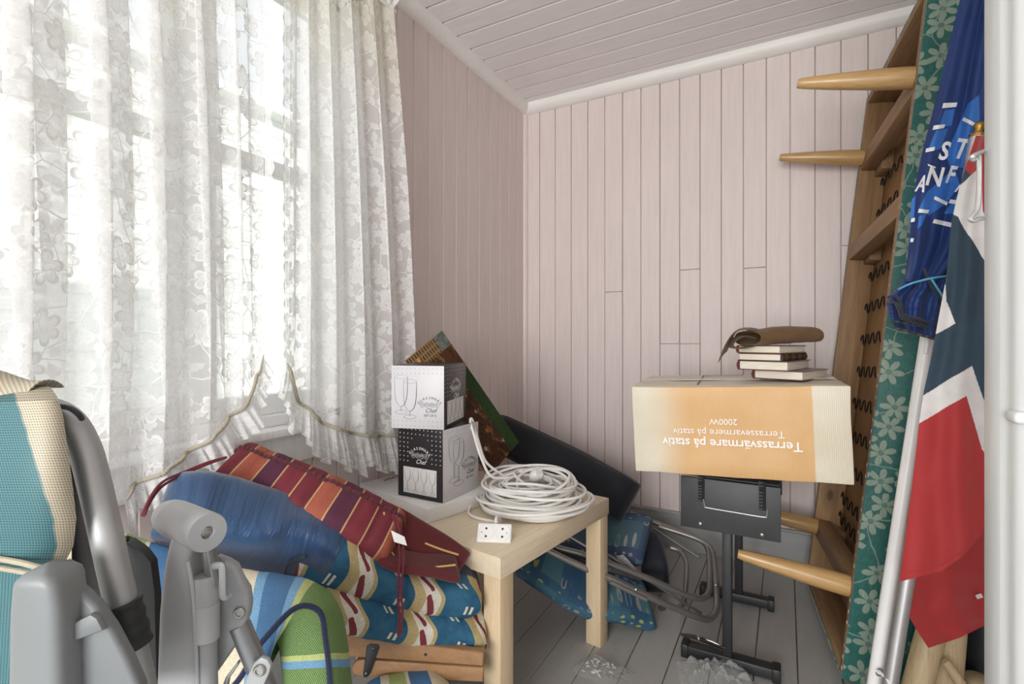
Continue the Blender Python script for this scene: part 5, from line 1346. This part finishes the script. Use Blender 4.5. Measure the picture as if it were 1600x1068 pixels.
# ================================================================== FOREGROUND folding chairs
plast = plain('grey_arm_plastic', (.36, .375, .385), .38, var=.05, scale=6, bump=.12, bscale=400, bdist=.0004)
plast_a = plain('grey_arm_plastic_dimmed', (.185, .20, .205), .42, var=.05, scale=6, bump=.12, bscale=400, bdist=.0004)  # darker copy of the arm grey, offsets stronger light on the front chair
plast_ad = plain('grey_plate_plastic_dimmed', (.15, .163, .168), .45, var=.05, scale=6, bump=.15, bscale=400, bdist=.0004)  # plate grey darkened likewise against the stronger light
plast_d = plain('grey_plate_plastic', (.28, .295, .305), .45, var=.05, scale=6, bump=.15, bscale=400, bdist=.0004)
alum = plain('worn_aluminium_tube', (.43, .44, .445), .52, .8, var=.12, scale=9, bump=.1, bscale=60)
def netting(name, uvscale, c1, c2=None, split=None, hole=.30, dark=(.02, .03, .035)):
    g = G(name); uv = g.coord('UV'); sp = g.node('ShaderNodeSeparateXYZ'); g.link(uv, sp.inputs[0])
    fx = g.math('FRACT', g.math('MULTIPLY', sp.outputs[0], uvscale)); fy = g.math('FRACT', g.math('MULTIPLY', sp.outputs[1], uvscale))
    hx_ = g.math('LESS_THAN', g.math('ABSOLUTE', g.math('SUBTRACT', fx, .5)), hole); hy_ = g.math('LESS_THAN', g.math('ABSOLUTE', g.math('SUBTRACT', fy, .5)), hole)
    h = g.math('MULTIPLY', hx_, hy_)
    c = col4(c1)
    if c2:
        w_ = g.math('ADD', sp.outputs[0], g.math('MULTIPLY', g.noise(uv, 60, 1), .004)); m = g.step(w_, split-.002, split+.002); c = g.mix(m, c1, c2)
        c = g.mix(h, c, g.mix(m, sc_(c1, .35), sc_(c2, .45)))
    else: c = g.mix(h, c1, dark)
    bmp = g.math('SUBTRACT', 1, h)
    return g.end(g.bsdf(c, .55, 0, bmp, .5, .0008))
ca = thing('folding_chair', 'folded beach chair with teal and beige mesh fabric on a bent aluminium tube, front left', 'folding chair', W(120, 1068, .45))
b = NB(); P = smooth([W(-90, 640, .425), W(0, 634, .425), (W(60, 638, .422)), W(104, 655, .42), W(131, 697, .42), W(147, 752, .42), (W(165, 830, .42)), W(185, 920, .422), W(206, 1010, .425), W(228, 1110, .43)], 10)
tube(b, P, .0115, 24); obj('frame_tube', b, alum, ca)
teal_net = netting('teal_beige_mesh_fabric', 430, S(68, 116, 122), S(182, 173, 152), .075, .30)
# sling wrapped over the tube: front apron bulging to the viewer and a folded top
outR = [(598, 60), (606, 78), (620, 88), (645, 96), (700, 104), (760, 112), (810, 118), (850, 114), (880, 100)]
def sling(s, t):
    v = lerp(603, 884, t); r = interp([(a, c) for a, c in outR], v); u = lerp(-70, r, s)
    v += 0 if t > .5 else 6*(1-2*t)*(1-s)
    d = .392 - .012*math.sin(PI*t) + .010*(s**6) + .005*math.sin(s*5+t*2) + .03*max(0, .08-t)/.08 + .0*t
    if t > .93: d += .012*(t-.93)/.07
    return W(u, v, d)
def suv(s, t): return (s*.115 + .017*(t-.5) - .022 + .0*t, t*.16)
b = NB(); sheet(b, sling, 60, 60, lambda s, t: (s*.098 + (.5-t)*.03, t*.16)); solidify(b, .0012); obj('mesh_sling', b, teal_net, ca)
# fold over the top rail
def topfold(s, t):
    u = lerp(-70, 74, s); a = lerp(-.2, 2.4, t); r = .024+.004*math.sin(s*6)
    c = W(u, 630-6*math.sin(s*3)+6*s, .423); return c + UP*r*math.sin(a) - FW*r*math.cos(a)*.95
b = NB(); sheet(b, topfold, 40, 16, lambda s, t: (.04+t*.03+s*.04, s*.11)); solidify(b, .0012); obj('top_fold', b, teal_net, ca)
bl_ = NB(); sheet(bl_, lambda s, t: W(lerp(-70, 60-20*t, s), lerp(880, 1110, t), .41+.006*math.sin(5*s)), 20, 20, lambda s, t: (s*.06, t*.2)); solidify(bl_, .0012); obj('lower_sling', bl_, teal_net, ca)
hemm = cloth('beige_hem', S(178, 168, 146)); b = NB(); tube(b, smooth([W(-40, 866, .383), W(30, 878, .384), W(72, 888, .386), W(98, 886, .39), W(112, 874, .395)], 6), .0022, 8); obj('hem', b, hemm, ca); b = NB(); tube(b, smooth([W(-40, 880, .384), W(30, 892, .385), W(76, 900, .388), W(100, 896, .392)], 6), .002, 8); obj('hem', b, hemm, ca)
blk_net = netting('black_mesh_fabric', 520, (.018, .02, .022), None, None, .28, (.004, .004, .005))
bk = NB(); sheet(bk, lambda s, t: W(lerp(interp([(0, 84), (.15, 104), (.4, 112), (1, 120)], t), interp([(0, 100), (.1, 120), (.3, 150), (1, 230)], t), s), lerp(640, 1110, t), .445+.006*math.sin(4*s+2*t)), 20, 50, lambda s, t: (s*.05, t*.25)); solidify(bk, .002); obj('back_sling', bk, blk_net, ca)
b = NB(); tube(b, smooth([W(86, 634, .41), W(108, 637, .405), W(122, 646, .405), W(128, 654, .41)], 5), .0022, 8); obj('edge_binding', b, banner_k, ca)
b = NB(); cen = smooth([W(188, 940, .4225), W(196, 972, .4235), W(206, 1008, .425)], 8); tube(b, cen, [.0150+.0006*math.sin(i*1.3) for i in range(len(cen))], 24, mi=0)
obj('fabric_sleeve', b, blk_net, ca)
# left armrest: tapered block and side plate
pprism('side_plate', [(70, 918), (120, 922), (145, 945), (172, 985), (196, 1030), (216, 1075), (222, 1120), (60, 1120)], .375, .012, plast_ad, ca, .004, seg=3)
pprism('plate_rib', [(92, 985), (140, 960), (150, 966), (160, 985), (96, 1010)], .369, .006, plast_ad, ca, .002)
def armblock(L, R, D0, dep, v0, v1, n=26):
    """rounded upright block: L/R edges by v"""
    b = NB()
    def f(s, t):
        v = lerp(v0, v1, t); l, r = interp(L, v), interp(R, v); cx, hw = (l+r)/2, (r-l)/2
        a = 2*PI*s; ca_, sa_ = math.cos(a), math.sin(a)
        k = math.sqrt(max(0, 1-(1-min(1, t/.09))**2))
        x = math.copysign(abs(ca_)**.45, ca_)*hw*max(k, .02); y = math.copysign(abs(sa_)**.5, sa_)*dep/2*max(k, .02)
        p = W(cx, v, D0); return p + RT*(x*D0/FPX) + FW*(y + dep/2)
    sheet(b, f, 40, n); bmesh.ops.remove_doubles(b, verts=b.verts, dist=1e-5); bmesh.ops.holes_fill(b, edges=b.edges); bmesh.ops.recalc_face_normals(b, faces=b.faces); return b
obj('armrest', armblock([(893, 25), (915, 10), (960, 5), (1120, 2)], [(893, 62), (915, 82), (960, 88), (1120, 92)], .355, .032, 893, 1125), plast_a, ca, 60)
# ---- second chair
cb_ = thing('reclining_chair', 'folded recliner with grey plastic arm, T-shaped pivot head and black mesh seat, left foreground', 'folding chair', W(320, 1068, .5))
hA, hB = W(266, 806, .535), W(325, 832, .487); hd = (hB-hA).normalized()
b = NB(); Lh = (hB-hA).length
lathe(b, [(0, -.012), (.009, -.011), (.0155, -.006), (.0178, .003), (.0182, .012), (.0182, .0125), (.0186, .013), (.0186, Lh-.002), (.0178, Lh), (.0062, Lh), (.0056, Lh-.002), (.0056, Lh-.005), (0, Lh-.005)], axis(hA, hd), 40); obj('pivot_head', b, plast, cb_)
b = NB(); lathe(b, [(.0048, 0), (.0048, .0015), (.003, .0022), (.0024, .0008), (0, .0008)], axis(hB-hd*.0045, hd), 16); obj('pivot_bolt', b, zinc, cb_)
obj('armrest', armblock([(838, 262), (868, 256), (895, 250), (960, 243), (1120, 237)], [(838, 304), (858, 302), (872, 296), (900, 298), (980, 306), (1120, 314)], .492, .034, 825, 1125), plast, cb_, 60)
b = NB(); P = smooth([W(294, 876, .489), W(301, 920, .4885), W(306, 1000, .488), W(311, 1110, .4875)], 8); tube(b, P, .0018, 8); obj('arm_ridge', b, plast, cb_)
pprism('side_plate', [(336, 870), (352, 876), (366, 884), (376, 906), (386, 922), (389, 945), (386, 965), (366, 1010), (334, 1056), (318, 1075), (312, 1120), (296, 1120), (300, 930), (322, 880)], .512, .012, plast_d, cb_, .004, seg=3)
b = NB(); tube(b, [W(322, 840, .505), W(336, 915, .5)], .0068, 20); obj('post_tube', b, plain('dark_grey_tube', (.22, .23, .24), .35, .6), cb_)
b = NB(); lathe(b, [(.0, 0), (.0112, 0), (.0118, .0015), (.0118, .026), (.0112, .0268), (.0112, .0275), (.0118, .028), (.0114, .062), (.009, .064), (0, .064)], axis(W(321, 898, .500), W(323, 1000, .497)-W(320.5, 900, .500)), 28); obj('sleeve', b, plast, cb_)
b = NB(); tube(b, [W(323, 990, .499), W(325, 1110, .496)], .0092, 20); obj('lower_tube', b, plast_d, cb_)
b = NB(); tube(b, smooth([W(334, 884, .488), W(343, 883, .483), W(347, 888, .482), (W(348, 928, .482)), W(352, 934, .484), W(358, 930, .49)], 4), .0024, 8, flat=1.4); obj('locking_clip', b, plast, cb_)
def bolt(u, v, D, r, par):
    b = NB(); lathe(b, [(r, 0), (r, .002), (r*.8, .0032), (r*.55, .0032), (r*.5, .0018), (0, .0018)], axis(W(u, v, D), -FW), 20); obj('bolt', b, zinc, par)
bolt(375, 956, .5115, .0058, cb_)
b = NB(); tube(b, [W(374, 975, .52), W(420, 1085, .52)], .0105, 20); obj('brace_tube', b, plain('grey_brace_tube', (.24, .25, .26), .35, .6), cb_)
pprism('bracket', [(378, 1080), (386, 1056), (396, 1036), (407, 1027), (417, 1030), (423, 1040), (420, 1052), (412, 1070), (405, 1090), (375, 1095)], .505, .006, plast, cb_, .002)
bolt(406, 1046, .5045, .006, cb_)
pprism('lower_strap', [(340, 1090), (352, 1058), (370, 1034), (372, 1038), (356, 1062), (350, 1095)], .508, .006, plast_d, cb_, .001)
b = NB(); sheet(b, lambda s, t: W(lerp(interp([(0, 190), (.1, 186), (1, 170)], t), interp([(0, 212), (.05, 232), (.12, 246), (.3, 252), (1, 256)], t), s), lerp(836, 1110, t)+6*abs(s-.4)*(1-t), .56+.006*math.sin(3*s)), 24, 50, lambda s, t: (s*.05, t*.16)); solidify(b, .008); obj('mesh_seat', b, blk_net, cb_)
b = NB(); tube(b, smooth([W(170, 1120, .57), W(200, 990, .57), W(192, 900, .57), W(186, 842, .57)], 6), .006, 12); obj('seat_tube', b, plain('black_tube', (.02, .02, .02), .4, .4), cb_)
# ================================================================== LIGHT, CAMERA
w = bpy.data.worlds.new('World'); bpy.context.scene.world = w; w.use_nodes = True
bg = w.node_tree.nodes['Background']; bg.inputs[0].default_value = (.93, .96, 1.0, 1); bg.inputs[1].default_value = 1.05
sd = bpy.data.lights.new('sun', 'SUN'); sd.energy = 2.5; sd.angle = .02; sd.color = (1, .96, .9)
ld = bpy.data.lights.new('added_fill_lamp', 'AREA'); ld.energy = 72; ld.size = 1.3; ld.color = (1, .98, .96)  # fill light added behind the camera for even brightness, no real lamp
lo_ = bpy.data.objects.new('added_fill_lamp', ld); link(lo_); lo_.location = (-.1, -2.3, 1.15); lo_.rotation_euler = Vector((-.05, 1, .12)).to_track_quat('-Z', 'Y').to_euler()
so = bpy.data.objects.new('sun', sd); link(so); so.rotation_euler = Vector((-.9, 0, -.3)).to_track_quat('-Z', 'Y').to_euler()
cam = bpy.data.cameras.new('camera'); co_ = bpy.data.objects.new('camera', cam); link(co_)
cam.sensor_width = 36; cam.lens = FPX/1600*36; cam.clip_start = .01
co_.matrix_world = Matrix((RT, UP, -FW)).transposed().to_4x4(); co_.matrix_world.translation = EYE
co_.location = EYE; co_.rotation_euler = Matrix((RT, UP, -FW)).transposed().to_euler()
cam.shift_y = -(CV-534)/1600 * -1
bpy.context.scene.camera = co_
vs = bpy.context.scene.view_settings; vs.view_transform = 'Standard'; vs.look = 'None'; vs.gamma = 1; vs.use_curve_mapping = False; vs.exposure = .3
bpy.context.scene.cycles.transparent_max_bounces = 32
bpy.context.scene.cycles.max_bounces = 10; bpy.context.scene.cycles.diffuse_bounces = 6
bpy.context.scene.cycles.use_denoising = True
